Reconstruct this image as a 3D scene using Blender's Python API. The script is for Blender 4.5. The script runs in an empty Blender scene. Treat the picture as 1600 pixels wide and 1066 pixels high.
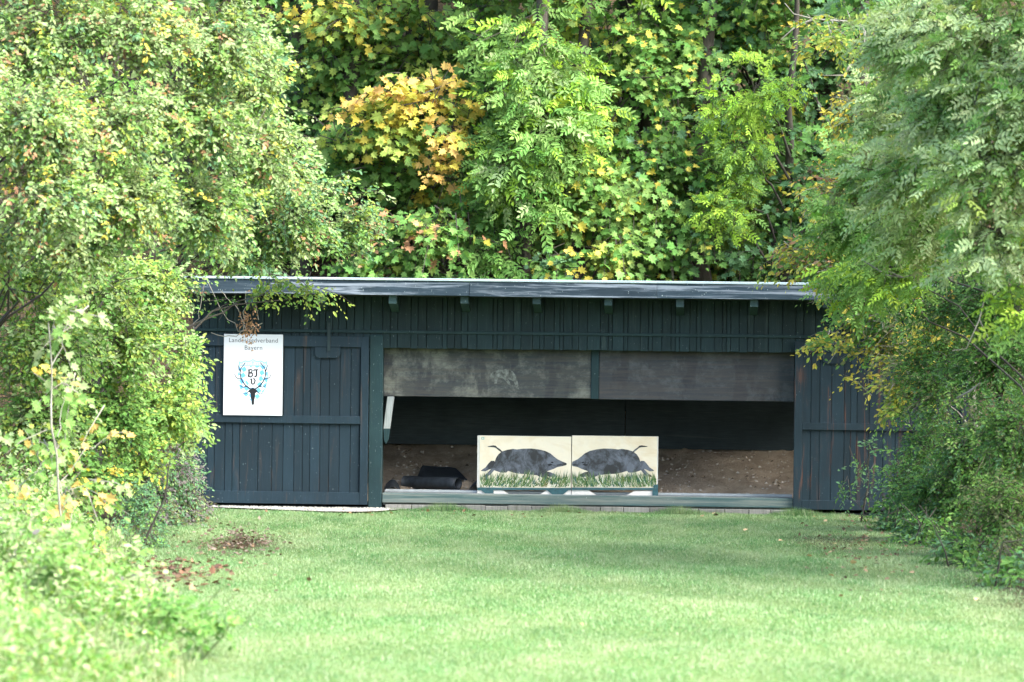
import bpy, bmesh, math, random
import numpy as np
from mathutils import Vector, Matrix
from mathutils.geometry import tessellate_polygon

random.seed(7)
RNG = np.random.default_rng(11)
S = bpy.context.scene
COL = S.collection

# ------------------------------------------------------------------ camera
FPX = 6350.0                                   # focal length in pixels of the 1600 px wide photograph
CAM = np.array([2.17, -50.0, 2.40])
PAN, PITCH, ROLL = math.radians(2.48), math.atan(38 / 6350.0), math.radians(0.66)
fw = np.array([-math.sin(PAN) * math.cos(PITCH), math.cos(PAN) * math.cos(PITCH), -math.sin(PITCH)])
rt0 = np.cross(fw, [0, 0, 1.0]); rt0 /= np.linalg.norm(rt0)
up0 = np.cross(rt0, fw)
rt = math.cos(ROLL) * rt0 + math.sin(ROLL) * up0
up = math.cos(ROLL) * up0 - math.sin(ROLL) * rt0
cam = bpy.data.cameras.new('camera')
cam.sensor_width = 36.0
cam.lens = 36.0 * FPX / 1600.0
cam.clip_start, cam.clip_end = 0.5, 2000.0
cam.dof.use_dof = True
cam.dof.focus_distance = 49.6
cam.dof.aperture_fstop = 2.7
co = bpy.data.objects.new('camera', cam)
COL.objects.link(co)
co.matrix_world = Matrix(((rt[0], up[0], -fw[0], CAM[0]), (rt[1], up[1], -fw[1], CAM[1]), (rt[2], up[2], -fw[2], CAM[2]), (0, 0, 0, 1)))
S.camera = co

# ------------------------------------------------------------------ light
SUN_EL, SUN_AZ = math.radians(44), math.radians(118)     # azimuth measured from +Y (behind the shed) towards +X
w = bpy.data.worlds.new('World'); S.world = w; w.use_nodes = True
nt = w.node_tree; bg = nt.nodes['Background']
sky = nt.nodes.new('ShaderNodeTexSky'); sky.sky_type = 'NISHITA'; sky.sun_disc = False
sky.sun_elevation, sky.sun_rotation = SUN_EL, SUN_AZ
sky.air_density, sky.dust_density, sky.ozone_density = 1.0, 3.0, 1.0
nt.links.new(sky.outputs[0], bg.inputs[0]); bg.inputs[1].default_value = 0.15
sl = bpy.data.lights.new('sun', 'SUN'); sl.energy = 3.2; sl.angle = math.radians(38); sl.color = (1.0, 0.97, 0.91)
so = bpy.data.objects.new('sun', sl); COL.objects.link(so)
sd = Vector((math.sin(SUN_AZ) * math.cos(SUN_EL), math.cos(SUN_AZ) * math.cos(SUN_EL), math.sin(SUN_EL)))
so.rotation_euler = sd.to_track_quat('Z', 'Y').to_euler()
so.location = (20, 30, 40)
vs = S.view_settings
vs.view_transform = 'Standard'; vs.look = 'None'; vs.gamma = 1.0; vs.exposure = 2.28
vs.use_curve_mapping = False
S.cycles.max_bounces = 6; S.cycles.diffuse_bounces = 3; S.cycles.transmission_bounces = 3; S.cycles.glossy_bounces = 2

# ------------------------------------------------------------------ pixel helpers (photograph pixels -> points at a real depth)
def ray(px, py):
    return fw + rt * ((px - 800) / FPX) + up * (-(py - 533) / FPX)
def at(px, py, Y):
    d = ray(px, py); return CAM + d * ((Y - CAM[1]) / d[1])
def gnd(px, py, z=0.0):
    d = ray(px, py); return CAM + d * ((z - CAM[2]) / d[2])
def X(px, Y=0.0, py=650): return float(at(px, py, Y)[0])
def Z(py, Y=0.0, px=800): return float(at(px, py, Y)[2])
def ppm(Y): return FPX / (Y - CAM[1])
def project(P):
    d = P - CAM; z = d @ fw
    return 800 + (d @ rt) / z * FPX, 533 - (d @ up) / z * FPX

# ------------------------------------------------------------------ object helpers
def link(o, parent=None):
    COL.objects.link(o)
    if parent is not None:
        o.parent = parent
        if parent.get('_root'):
            o.matrix_parent_inverse = Matrix.Translation(-parent.location)
    return o
def tag(o, label=None, cat=None, group=None, kind=None):
    if label: o['label'] = label
    if cat: o['category'] = cat
    if group: o['group'] = group
    if kind: o['kind'] = kind
    return o
def thing(name, label, cat, loc, group=None):
    o = bpy.data.objects.new(name, None); o.empty_display_size = 0.2
    o.location = Vector([float(v) for v in loc]); COL.objects.link(o)
    o['_root'] = 1
    return tag(o, label, cat, group)
def mesh_np(name, V, F, mat, parent=None, col=None, smooth=False):
    """V (n,3), F (m,3) or list of such arrays with k columns"""
    V = np.asarray(V, dtype=np.float32)
    Fs = [np.asarray(f, dtype=np.int32) for f in (F if isinstance(F, list) else [F])]
    me = bpy.data.meshes.new(name)
    me.vertices.add(len(V)); me.vertices.foreach_set('co', V.ravel())
    loops = np.concatenate([f.ravel() for f in Fs])
    starts, o = [], 0
    for f in Fs:
        k = f.shape[1]; starts.append(o + np.arange(len(f)) * k); o += f.size
    starts = np.concatenate(starts).astype(np.int32)
    me.loops.add(len(loops)); me.loops.foreach_set('vertex_index', loops)
    me.polygons.add(len(starts)); me.polygons.foreach_set('loop_start', starts)
    me.update(calc_edges=True)
    me.polygons.foreach_set('use_smooth', np.full(len(starts), bool(smooth)))
    if col is not None:
        a = me.color_attributes.new('col', 'FLOAT_COLOR', 'POINT')
        c4 = np.ones((len(V), 4), dtype=np.float32); c4[:, :3] = col
        a.data.foreach_set('color', c4.ravel())
    me.validate()
    if mat: me.materials.append(mat)
    return link(bpy.data.objects.new(name, me), parent)
def box(name, x0, x1, y0, y1, z0, z1, mat, parent=None, bev=0.0, wob=0.0):
    bm = bmesh.new()
    vs_ = [bm.verts.new((x + random.uniform(-wob, wob), y, z + random.uniform(-wob, wob))) for x in (x0, x1) for y in (y0, y1) for z in (z0, z1)]
    for f in ((0, 1, 3, 2), (4, 6, 7, 5), (0, 4, 5, 1), (2, 3, 7, 6), (0, 2, 6, 4), (1, 5, 7, 3)):
        bm.faces.new([vs_[i] for i in f])
    if bev > 0: bmesh.ops.bevel(bm, geom=bm.edges[:], offset=bev, segments=1, affect='EDGES')
    bmesh.ops.recalc_face_normals(bm, faces=bm.faces[:])
    me = bpy.data.meshes.new(name); bm.to_mesh(me); bm.free()
    me.materials.append(mat)
    return link(bpy.data.objects.new(name, me), parent)
def prism(name, pts, y0, y1, mat, parent=None):
    """outline in (x,z), extruded from y0 (front) to y1"""
    n = len(pts)
    tris = np.array(tessellate_polygon([[Vector((p[0], p[1], 0)) for p in pts]]), dtype=np.int32)
    V = [(p[0], y0, p[1]) for p in pts] + [(p[0], y1, p[1]) for p in pts]
    q = np.array([(i, (i + 1) % n, n + (i + 1) % n, n + i) for i in range(n)], dtype=np.int32)
    o = mesh_np(name, V, [tris, tris[:, ::-1] + n, q], mat, parent)
    bm = bmesh.new(); bm.from_mesh(o.data); bmesh.ops.recalc_face_normals(bm, faces=bm.faces[:]); bm.to_mesh(o.data); bm.free()
    return o
def tube_np(path, radii, sides=6):
    path = np.asarray(path, float); n = len(path)
    radii = np.full(n, radii) if np.isscalar(radii) else np.asarray(radii)
    T = np.gradient(path, axis=0); T /= np.linalg.norm(T, axis=1)[:, None] + 1e-9
    ref = np.array([0.31, 0.92, 0.2]); 
    A = np.cross(T, ref); A /= np.linalg.norm(A, axis=1)[:, None] + 1e-9
    B = np.cross(T, A)
    ang = np.linspace(0, 2 * np.pi, sides, endpoint=False)
    V = path[:, None, :] + radii[:, None, None] * (np.cos(ang)[None, :, None] * A[:, None, :] + np.sin(ang)[None, :, None] * B[:, None, :])
    V = V.reshape(-1, 3); F = []
    for i in range(n - 1):
        for k in range(sides):
            k2 = (k + 1) % sides
            F.append((i * sides + k, i * sides + k2, (i + 1) * sides + k2, (i + 1) * sides + k))
    return V, np.array(F, dtype=np.int32)
def join_np(parts):
    Vs, Fs, o = [], [], 0
    for V, F in parts: Vs.append(V); Fs.append(F + o); o += len(V)
    return np.concatenate(Vs), np.concatenate(Fs)
def wobble(a, b, n, amp, sag=0.0, rng=RNG):
    t = np.linspace(0, 1, n)[:, None]
    p = np.asarray(a) * (1 - t) + np.asarray(b) * t
    L = np.linalg.norm(np.asarray(b) - np.asarray(a))
    off = rng.normal(0, amp * L, (n, 3)) * (np.sin(t * np.pi))
    p = p + off; p[:, 2] += sag * L * np.sin(t[:, 0] * np.pi)
    return p

# ------------------------------------------------------------------ materials
def new_mat(name):
    m = bpy.data.materials.new(name); m.use_nodes = True
    n = m.node_tree.nodes; b = n['Principled BSDF']
    return m, m.node_tree, b
def node(t, kind, **kw):
    n = t.nodes.new(kind)
    for k, v in kw.items():
        if hasattr(n, k): setattr(n, k, v)
        else: n.inputs[k].default_value = v
    return n
def ramp(t, fac, stops):
    r = t.nodes.new('ShaderNodeValToRGB'); e = r.color_ramp.elements
    while len(e) < len(stops): e.new(0.5)
    for i, (p, c) in enumerate(stops):
        e[i].position = p; e[i].color = (c, c, c, 1) if not hasattr(c, '__len__') else (*c, 1)
    t.links.new(fac, r.inputs[0]); return r.outputs[0]
def mixc(t, fac, a, b, blend='MIX'):
    m = t.nodes.new('ShaderNodeMix'); m.data_type = 'RGBA'; m.blend_type = blend
    for v, i in ((fac, 0), (a, 6), (b, 7)):
        if hasattr(v, 'links'): t.links.new(v, m.inputs[i])
        elif hasattr(v, '__len__'): m.inputs[i].default_value = (*v, 1)
        else: m.inputs[i].default_value = v
    return m.outputs[2]
def noise(t, vec, scale, detail=5, rough=0.6, stretch=(1, 1, 1), dist=0.0):
    mp = t.nodes.new('ShaderNodeMapping'); mp.inputs['Scale'].default_value = stretch
    t.links.new(vec, mp.inputs[0])
    n = t.nodes.new('ShaderNodeTexNoise'); n.inputs['Scale'].default_value = scale; n.inputs['Detail'].default_value = detail
    n.inputs['Roughness'].default_value = rough; n.inputs['Distortion'].default_value = dist
    t.links.new(mp.outputs[0], n.inputs['Vector']); return n.outputs[0]
def bump(t, b, h, strength=0.3, dist=0.01):
    n = t.nodes.new('ShaderNodeBump'); n.inputs['Strength'].default_value = strength; n.inputs['Distance'].default_value = dist
    t.links.new(h, n.inputs['Height']); t.links.new(n.outputs[0], b.inputs['Normal'])
def coords(t):
    g = t.nodes.new('ShaderNodeNewGeometry'); return g.outputs['Position']
def objrand(t):
    return t.nodes.new('ShaderNodeObjectInfo').outputs['Random']

def painted_wood(name, dark, light, wearcol, wear_lo, wear_hi, horiz=False, rough=0.6, pale=0.0):
    m, t, b = new_mat(name); P = coords(t)
    st = (1.5, 1, 24) if horiz else (24, 1, 1.5)
    grain = noise(t, P, 3.0, 6, 0.6, st)
    blotch = noise(t, P, 1.6, 4, 0.6)
    c = mixc(t, ramp(t, grain, [(0.3, 0.0), (0.75, 1.0)]), dark, light)
    c = mixc(t, ramp(t, blotch, [(0.35, 0.0), (0.7, 0.6)]), c, [v * 0.62 for v in dark])
    r = ramp(t, objrand(t), [(0.0, 0.82), (1.0, 1.2)])
    c = mixc(t, 1.0, c, r, 'MULTIPLY')
    st2 = (0.35, 1, 9) if horiz else (9, 1, 0.55)
    wear = noise(t, P, 1.9, 6, 0.68, st2, 0.4)
    c = mixc(t, ramp(t, wear, [(wear_lo, 0.0), (wear_hi, 0.75)]), c, wearcol)
    if pale > 0:
        sp = noise(t, P, 60.0, 2, 0.5, (1, 1, 0.5))
        c = mixc(t, ramp(t, sp, [(0.70, 0.0), (0.76, pale)]), c, (0.35, 0.42, 0.42))
    t.links.new(c, b.inputs['Base Color']); b.inputs['Roughness'].default_value = rough
    b.inputs['Specular IOR Level'].default_value = 0.25
    bump(t, b, grain, 0.35, 0.004)
    return m
def flat_mat(name, colr, rough=0.6, var=0.0, scale=8.0, spec=0.3, metal=0.0):
    m, t, b = new_mat(name)
    if var > 0:
        P = coords(t); n = noise(t, P, scale, 5, 0.65)
        c = mixc(t, ramp(t, n, [(0.3, 0.0), (0.7, 1.0)]), [v * (1 - var) for v in colr], [min(1, v * (1 + var)) for v in colr])
        t.links.new(c, b.inputs['Base Color']); bump(t, b, n, 0.15, 0.003)
    else: b.inputs['Base Color'].default_value = (*colr, 1)
    b.inputs['Roughness'].default_value = rough; b.inputs['Specular IOR Level'].default_value = spec; b.inputs['Metallic'].default_value = metal
    return m
M = {}
M['door'] = painted_wood('blue_green_door_paint', (0.0085, 0.022, 0.031), (0.0145, 0.031, 0.046), (0.085, 0.055, 0.038), 0.57, 0.76, pale=0.5)
M['doorworn'] = painted_wood('worn_door_paint', (0.009, 0.022, 0.031), (0.014, 0.032, 0.043), (0.16, 0.065, 0.035), 0.56, 0.72, pale=0.3)
M['wall'] = painted_wood('green_wall_paint', (0.008, 0.022, 0.026), (0.018, 0.043, 0.047), (0.06, 0.088, 0.085), 0.55, 0.78, pale=0.3)
M['trim'] = painted_wood('green_trim_paint', (0.014, 0.036, 0.040), (0.026, 0.058, 0.060), (0.07, 0.09, 0.08), 0.58, 0.8, horiz=True, pale=0.8)
M['rafter'] = painted_wood('rafter_paint', (0.028, 0.058, 0.060), (0.045, 0.085, 0.085), (0.12, 0.14, 0.13), 0.58, 0.8, horiz=True, pale=0.5)
M['sill'] = painted_wood('worn_sill_paint', (0.035, 0.072, 0.075), (0.06, 0.11, 0.11), (0.20, 0.215, 0.19), 0.42, 0.62, horiz=True, pale=0.9)
M['fascia'] = painted_wood('weathered_fascia_paint', (0.018, 0.034, 0.048), (0.036, 0.060, 0.080), (0.30, 0.35, 0.41), 0.48, 0.61, horiz=True, rough=0.85, pale=0.9)
M['post'] = painted_wood('green_post_paint', (0.011, 0.033, 0.039), (0.020, 0.049, 0.053), (0.10, 0.085, 0.055), 0.6, 0.8, pale=0.6)
M['greywood'] = painted_wood('grey_bare_wood', (0.22, 0.24, 0.24), (0.34, 0.37, 0.37), (0.1, 0.13, 0.13), 0.55, 0.8)
M['flashing'] = flat_mat('roof_edge_metal', (0.34, 0.43, 0.46), 0.4, 0.12, 6, 0.5)
M['roofing'] = flat_mat('roof_felt', (0.05, 0.055, 0.06), 0.9, 0.3, 4)
M['inside'] = flat_mat('dark_inside_boards', (0.022, 0.034, 0.037), 0.85, 0.4, 5)
M['inner'] = painted_wood('inner_board_paint', (0.032, 0.046, 0.052), (0.055, 0.075, 0.082), (0.09, 0.10, 0.10), 0.6, 0.8, horiz=True, rough=0.85)
M['rubber'] = flat_mat('black_rubber', (0.028, 0.034, 0.040), 0.5, 0.35, 14)
M['iron'] = flat_mat('dark_iron', (0.018, 0.034, 0.038), 0.5, 0.2, 20)
M['concrete'] = flat_mat('pale_concrete', (0.36, 0.35, 0.32), 0.9, 0.25, 14)
M['gravelbed'] = flat_mat('pale_gravel_bed', (0.25, 0.24, 0.21), 0.95, 0.5, 35)
M['kerb'] = painted_wood('kerb_stone', (0.17, 0.165, 0.15), (0.30, 0.29, 0.265), (0.08, 0.09, 0.06), 0.5, 0.7, rough=0.9)
M['steel'] = flat_mat('dull_steel', (0.30, 0.33, 0.34), 0.45, 0.2, 10, 0.5)
M['white_block'] = flat_mat('white_painted_block', (0.62, 0.60, 0.55), 0.7, 0.15, 10)
M['target_green'] = flat_mat('target_trolley_green', (0.03, 0.085, 0.095), 0.6, 0.3, 18)
M['black_print'] = flat_mat('black_print', (0.012, 0.014, 0.018), 0.5)
M['grey_print'] = flat_mat('grey_print', (0.05, 0.055, 0.065), 0.5)
M['teal_print'] = flat_mat('teal_print', (0.05, 0.32, 0.36), 0.5)
M['blue_print'] = flat_mat('blue_print', (0.26, 0.52, 0.72), 0.5)
M['sign_white'] = flat_mat('white_sign', (0.64, 0.67, 0.70), 0.35, 0.03, 3, 0.4)

def weathered_panel(name, base, lightc, darkc, lo, seed, brownish):
    m, t, b = new_mat(name); P = coords(t)
    mp = t.nodes.new('ShaderNodeMapping'); mp.inputs['Location'].default_value = (seed, 0, seed * 2); t.links.new(P, mp.inputs[0]); P2 = mp.outputs[0]
    n1 = noise(t, P2, 1.7, 12, 0.78, (1, 1, 1.6), 0.1)
    n2 = noise(t, P2, 6.0, 10, 0.78, (0.25, 1, 5))
    n3 = noise(t, P2, 2.4, 8, 0.68, (1.6, 1, 0.8), 0.1)
    c = mixc(t, ramp(t, n1, [(lo, 0.0), (lo + 0.14, 0.9)]), base, lightc)
    c = mixc(t, ramp(t, n3, [(0.50, 0.0), (0.58, 0.85)]), c, darkc)
    c = mixc(t, ramp(t, n2, [(0.42, 0.0), (0.62, 0.6)]), c, brownish)
    t.links.new(c, b.inputs['Base Color']); b.inputs['Roughness'].default_value = 0.8
    bump(t, b, n2, 0.3, 0.004); return m
M['panel_a'] = weathered_panel('weathered_panel_pale', (0.032, 0.040, 0.044), (0.16, 0.17, 0.145), (0.016, 0.022, 0.030), 0.46, 3.1, (0.075, 0.066, 0.05))
M['panel_b'] = weathered_panel('weathered_panel_dark', (0.030, 0.036, 0.043), (0.085, 0.096, 0.102), (0.018, 0.022, 0.028), 0.5, 9.4, (0.07, 0.058, 0.05))
def cream_print():
    m, t, b = new_mat('cream_print'); P = coords(t)
    n = noise(t, P, 2.2, 6, 0.65, (1, 1, 1.5), 0.8); n2 = noise(t, P, 14, 4, 0.6)
    c = mixc(t, ramp(t, n, [(0.45, 0.0), (0.75, 0.8)]), (0.63, 0.575, 0.455), (0.52, 0.41, 0.24))
    c = mixc(t, ramp(t, n2, [(0.5, 0.0), (0.8, 0.35)]), c, (0.52, 0.50, 0.44))
    t.links.new(c, b.inputs['Base Color']); b.inputs['Roughness'].default_value = 0.5; return m
M['cream'] = cream_print()
def boar_print():
    m, t, b = new_mat('boar_print'); P = coords(t)
    n = noise(t, P, 6.5, 8, 0.7, (1, 1, 0.8), 0.6); n2 = noise(t, P, 40, 6, 0.8, (1, 1, .5))
    c = mixc(t, ramp(t, n, [(0.42, 0.0), (0.60, 1.0)]), (0.012, 0.013, 0.016), (0.10, 0.115, 0.145))
    c = mixc(t, ramp(t, n2, [(0.45, 0.0), (0.75, 0.35)]), c, (0.03, 0.03, 0.035))
    t.links.new(c, b.inputs['Base Color']); b.inputs['Roughness'].default_value = 0.45; return m
M['boar'] = boar_print()
def attr_mat(name, rough=0.62, transl=0.38, spec=0.2, patch=False):
    m, t, b = new_mat(name)
    a = t.nodes.new('ShaderNodeVertexColor'); a.layer_name = 'col'; c = a.outputs[0]
    if patch:
        P = coords(t); n = noise(t, P, 0.9, 5, 0.65, (1.5, 0.45, 1))
        c = mixc(t, ramp(t, n, [(0.42, 0.0), (0.68, 0.6)]), c, (0.36, 0.41, 0.24))
    t.links.new(c, b.inputs['Base Color'])
    b.inputs['Roughness'].default_value = rough; b.inputs['Specular IOR Level'].default_value = spec
    if transl > 0:
        tr = t.nodes.new('ShaderNodeBsdfTranslucent')
        t.links.new(mixc(t, 1.0, c, (1.25, 1.15, 0.6), 'MULTIPLY'), tr.inputs[0])
        mx = t.nodes.new('ShaderNodeMixShader'); mx.inputs[0].default_value = transl
        out = t.nodes['Material Output']
        t.links.new(b.outputs[0], mx.inputs[1]); t.links.new(tr.outputs[0], mx.inputs[2]); t.links.new(mx.outputs[0], out.inputs[0])
    return m
M['leaf'] = attr_mat('leaf_surface')
M['grass'] = attr_mat('grass_blade', 0.55, 0.3, 0.35, patch=True)
M['paintattr'] = attr_mat('painted_strokes', 0.5, 0.0)
M['litter'] = attr_mat('dry_leaf', 0.7, 0.15, 0.2)
def bark(name, a, b_):
    m, t, b = new_mat(name); P = coords(t)
    n = noise(t, P, 9, 8, 0.7, (1, 1, 0.25)); n2 = noise(t, P, 2.5, 4, 0.6)
    c = mixc(t, ramp(t, n, [(0.3, 0.0), (0.7, 1.0)]), a, b_)
    c = mixc(t, ramp(t, n2, [(0.5, 0.0), (0.75, 0.5)]), c, (0.05, 0.065, 0.03))
    t.links.new(c, b.inputs['Base Color']); b.inputs['Roughness'].default_value = 0.9; bump(t, b, n, 0.8, 0.02); return m
M['bark'] = bark('dark_bark', (0.022, 0.019, 0.016), (0.075, 0.065, 0.052))
M['palebark'] = bark('pale_lichen_bark', (0.14, 0.13, 0.10), (0.36, 0.35, 0.30))
def sand_mat():
    m, t, b = new_mat('bullet_sand'); P = coords(t)
    n = noise(t, P, 3, 8, 0.7); n2 = noise(t, P, 26, 8, 0.8)
    c = mixc(t, ramp(t, n, [(0.38, 0.0), (0.62, 1.0)]), (0.30, 0.235, 0.165), (0.50, 0.40, 0.29))
    c = mixc(t, ramp(t, n2, [(0.55, 0.0), (0.7, 0.6)]), c, (0.10, 0.075, 0.05))
    c = mixc(t, ramp(t, n2, [(0.33, 0.6), (0.40, 0.0)]), c, (0.5, 0.46, 0.4))
    t.links.new(c, b.inputs['Base Color']); b.inputs['Roughness'].default_value = 0.95; bump(t, b, n2, 1.0, 0.05); return m
M['sand'] = sand_mat()
def ground_mat():
    m, t, b = new_mat('ground_soil'); P = coords(t)
    a = t.nodes.new('ShaderNodeVertexColor'); a.layer_name = 'col'
    sep = t.nodes.new('ShaderNodeSeparateColor'); t.links.new(a.outputs[0], sep.inputs[0])
    n = noise(t, P, 0.8, 6, 0.6); n2 = noise(t, P, 30, 4, 0.7); n3 = noise(t, P, 6, 6, 0.7)
    lawn = mixc(t, ramp(t, n, [(0.35, 0.0), (0.7, 1.0)]), (0.09, 0.17, 0.05), (0.14, 0.20, 0.07))
    lawn = mixc(t, ramp(t, n2, [(0.45, 0.0), (0.7, 0.6)]), lawn, (0.055, 0.05, 0.025))
    litter = mixc(t, ramp(t, n3, [(0.35, 0.0), (0.7, 1.0)]), (0.018, 0.018, 0.011), (0.065, 0.052, 0.032))
    litter = mixc(t, ramp(t, n2, [(0.5, 0.0), (0.62, 0.8)]), litter, (0.12, 0.075, 0.04))
    c = mixc(t, sep.outputs[0], lawn, litter)
    t.links.new(c, b.inputs['Base Color']); b.inputs['Roughness'].default_value = 0.95; b.inputs['Specular IOR Level'].default_value = 0.1
    bump(t, b, n2, 0.9, 0.03); return m
M['ground'] = ground_mat()
def rock_mat():
    m, t, b = new_mat('limestone'); P = coords(t)
    n = noise(t, P, 5, 8, 0.7)
    c = mixc(t, ramp(t, n, [(0.3, 0.0), (0.7, 1.0)]), (0.06, 0.06, 0.055), (0.26, 0.26, 0.24))
    t.links.new(c, b.inputs['Base Color']); b.inputs['Roughness'].default_value = 0.9; bump(t, b, n, 0.8, 0.03); return m
M['rock'] = rock_mat()

# ------------------------------------------------------------------ ground and hillside: one sheet
LEFT = [(-60, -1.2), (-40, -1.0), (-23, -1.15), (-19, -1.75), (-13.5, -2.75), (-8, -3.1), (-4, -3.5), (-0.6, -3.75), (0, -4)]
def lawn_left(y): return np.interp(y, [p[0] for p in LEFT], [p[1] for p in LEFT])
def lawn_right(y): return np.interp(y, [-60, -20, -16, -8, -3, 0], [5.6, 5.2, 5.0, 4.75, 4.45, 4.15])
def lumps(x, y, s, k):
    return np.sin(x * s * 1.3 + k) * np.cos(y * s * 1.1 + 2 * k) + 0.5 * np.sin(x * s * 2.7 + 1.7 * k + y * s * 1.9)
def ground_z(x, y):
    x = np.asarray(x, float); y = np.asarray(y, float)
    hill = np.clip(y - 4.6, 0, None)
    z = np.where(y > 4.6, 0.78 * hill - 0.006 * np.clip(hill - 6, 0, 40) ** 2, 0.0)
    z = z + 0.12 * lumps(x, y, 0.9, 0.4) * np.clip(hill / 2, 0, 1)
    bl = np.clip(lawn_left(y) - 0.3 - x, 0, 8); br = np.clip(x - lawn_right(y) - 0.5, 0, 8)
    front = np.clip(-(y + 1.0) / 2, 0, 1)
    z = z + front * (0.13 * bl + 0.10 * br)
    z = z + 0.012 * lumps(x, y, 1.3, 1.0) * np.clip(-(y + 0.6) / 2, 0, 1)
    return z
gx = np.unique(np.concatenate([np.linspace(-160, -14, 14), np.arange(-14, 18, 0.3), np.linspace(18, 160, 14)]))
gy = np.unique(np.concatenate([np.linspace(-160, -40, 8), np.arange(-40, 16, 0.3), np.linspace(16, 50, 30), np.linspace(50, 200, 8)]))
GX, GY = np.meshgrid(gx, gy)
GZ = ground_z(GX, GY)
nx, ny = len(gx), len(gy)
idx = np.arange(nx * ny).reshape(ny, nx)
F = np.stack([idx[:-1, :-1], idx[:-1, 1:], idx[1:, 1:], idx[1:, :-1]], -1).reshape(-1, 4)
lit = np.zeros_like(GX)
d1 = np.clip((lawn_left(GY) + 0.15 - GX) / 0.5, 0, 1); d2 = np.clip((GX - lawn_right(GY) + 0.5) / 0.7, 0, 1)
lit = np.maximum(np.maximum(d1, d2), np.clip((GY + 0.05) / 0.3, 0, 1))
ep = gnd(372, 850)                                            # bare earth patch by the left shrubs
lit = np.maximum(lit, np.clip(1.5 - np.hypot((GX - ep[0]) / 0.42, (GY - ep[1]) / 1.7), 0, 1))
er = gnd(1300, 845)
lit = np.maximum(lit, 0.75 * np.clip(1.4 - np.hypot((GX - er[0]) / 0.55, (GY - er[1]) / 2.3), 0, 1))
gcol = np.zeros((nx * ny, 3)); gcol[:, 0] = lit.ravel()
g = mesh_np('ground', np.stack([GX, GY, GZ], -1).reshape(-1, 3), F, M['ground'], col=gcol, smooth=True)
tag(g, kind='structure')

# ------------------------------------------------------------------ lawn: grass blades
def blades(name, x, y, h, wd, col, mat, lean=0.5, z=None, parent=None, rng=RNG):
    n = len(x); z = ground_z(x, y) if z is None else z
    a = rng.uniform(0, 2 * np.pi, n); la = rng.uniform(0, 2 * np.pi, n); ln = np.abs(rng.normal(0, lean, n))
    B = np.stack([x, y, z - 0.004], -1)
    s = np.stack([np.cos(a), np.sin(a), 0 * a], -1) * (wd / 2)[:, None]
    tip = B + np.stack([np.cos(la) * ln * h, np.sin(la) * ln * h, h / np.sqrt(1 + ln * ln) + 0.004], -1)
    V = np.stack([B - s, B + s, tip], 1).reshape(-1, 3)
    F = np.arange(3 * n).reshape(-1, 3)
    return mesh_np(name, V, F, mat, parent, col=np.repeat(col, 3, axis=0))
n = 640000
yy = -0.28 - 26.5 * RNG.random(n) ** 1.15
xx = RNG.uniform(-4.2, 5.7, n)
ok = (xx > lawn_left(yy) - 0.25 + RNG.normal(0, 0.12, n)) & (xx < lawn_right(yy) + 0.1 + RNG.normal(0, 0.15, n))
ok &= ~((np.hypot((xx - ep[0]) / 0.42, (yy - ep[1]) / 1.7) < 1 + 0.25 * RNG.normal(0, 1, n)) & (RNG.random(n) < 0.93))
ok &= ~((np.hypot((xx - er[0]) / 0.5, (yy - er[1]) / 2.3) < 1 + 0.3 * RNG.normal(0, 1, n)) & (RNG.random(n) < 0.6))
ok &= ~((yy > np.interp(xx, [X(325), X(400), X(455), X(520), X(575), X(604), X(625)], [-.3, -.48, -.78, -1.02, -1.0, -.72, -.3]) + RNG.normal(0, .07, n)) & (xx < X(625)) & (xx > X(325)) & (RNG.random(n) < 0.94))            # gravel strip before the left door
ppx, ppy = project(np.stack([xx, yy, 0 * xx], -1))
ok &= (ppx > -40) & (ppx < 1640) & (ppy < 1090)
xx, yy = xx[ok], yy[ok]; n = len(xx)
h = RNG.uniform(0.012, 0.036, n) * (1 + 0.3 * lumps(xx, yy, 2.1, 0.3).clip(-1, 1))
base = np.array([[0.085, 0.20, 0.065], [0.145, 0.28, 0.11], [0.25, 0.36, 0.19], [0.36, 0.41, 0.28]])
pick = RNG.choice(4, n, p=[0.38, 0.36, 0.2, 0.06])
col = base[pick] * RNG.uniform(0.8, 1.2, (n, 1)) * (1 + .13 * lumps(xx, yy, 1.1, 2.2)[:, None].clip(-1, 1))
tag(blades('grass', xx, yy, h, RNG.uniform(0.005, 0.011, n), col, M['grass'], 1.1), 'short mown lawn grass filling the strip before the shed', 'grass', kind='stuff')

n = 16000
xx = RNG.uniform(X(600), X(1420), n); yy = -0.10 - .22 * RNG.random(n) ** 1.5; tuft = np.clip(.45 + .6 * lumps(xx, yy, 3.3, 1.9), 0, 1.3)
tag(blades('edge_grass', xx, yy, RNG.uniform(.03, .085, n) * (.35 + tuft), RNG.uniform(.004, .008, n), base[RNG.choice(4, n, p=[.5, .35, .1, .05])] * RNG.uniform(.6, 1.1, (n, 1)), M['grass'], .5), 'ragged longer grass along the foot of the shed kerb', 'grass', kind='stuff')
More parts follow.
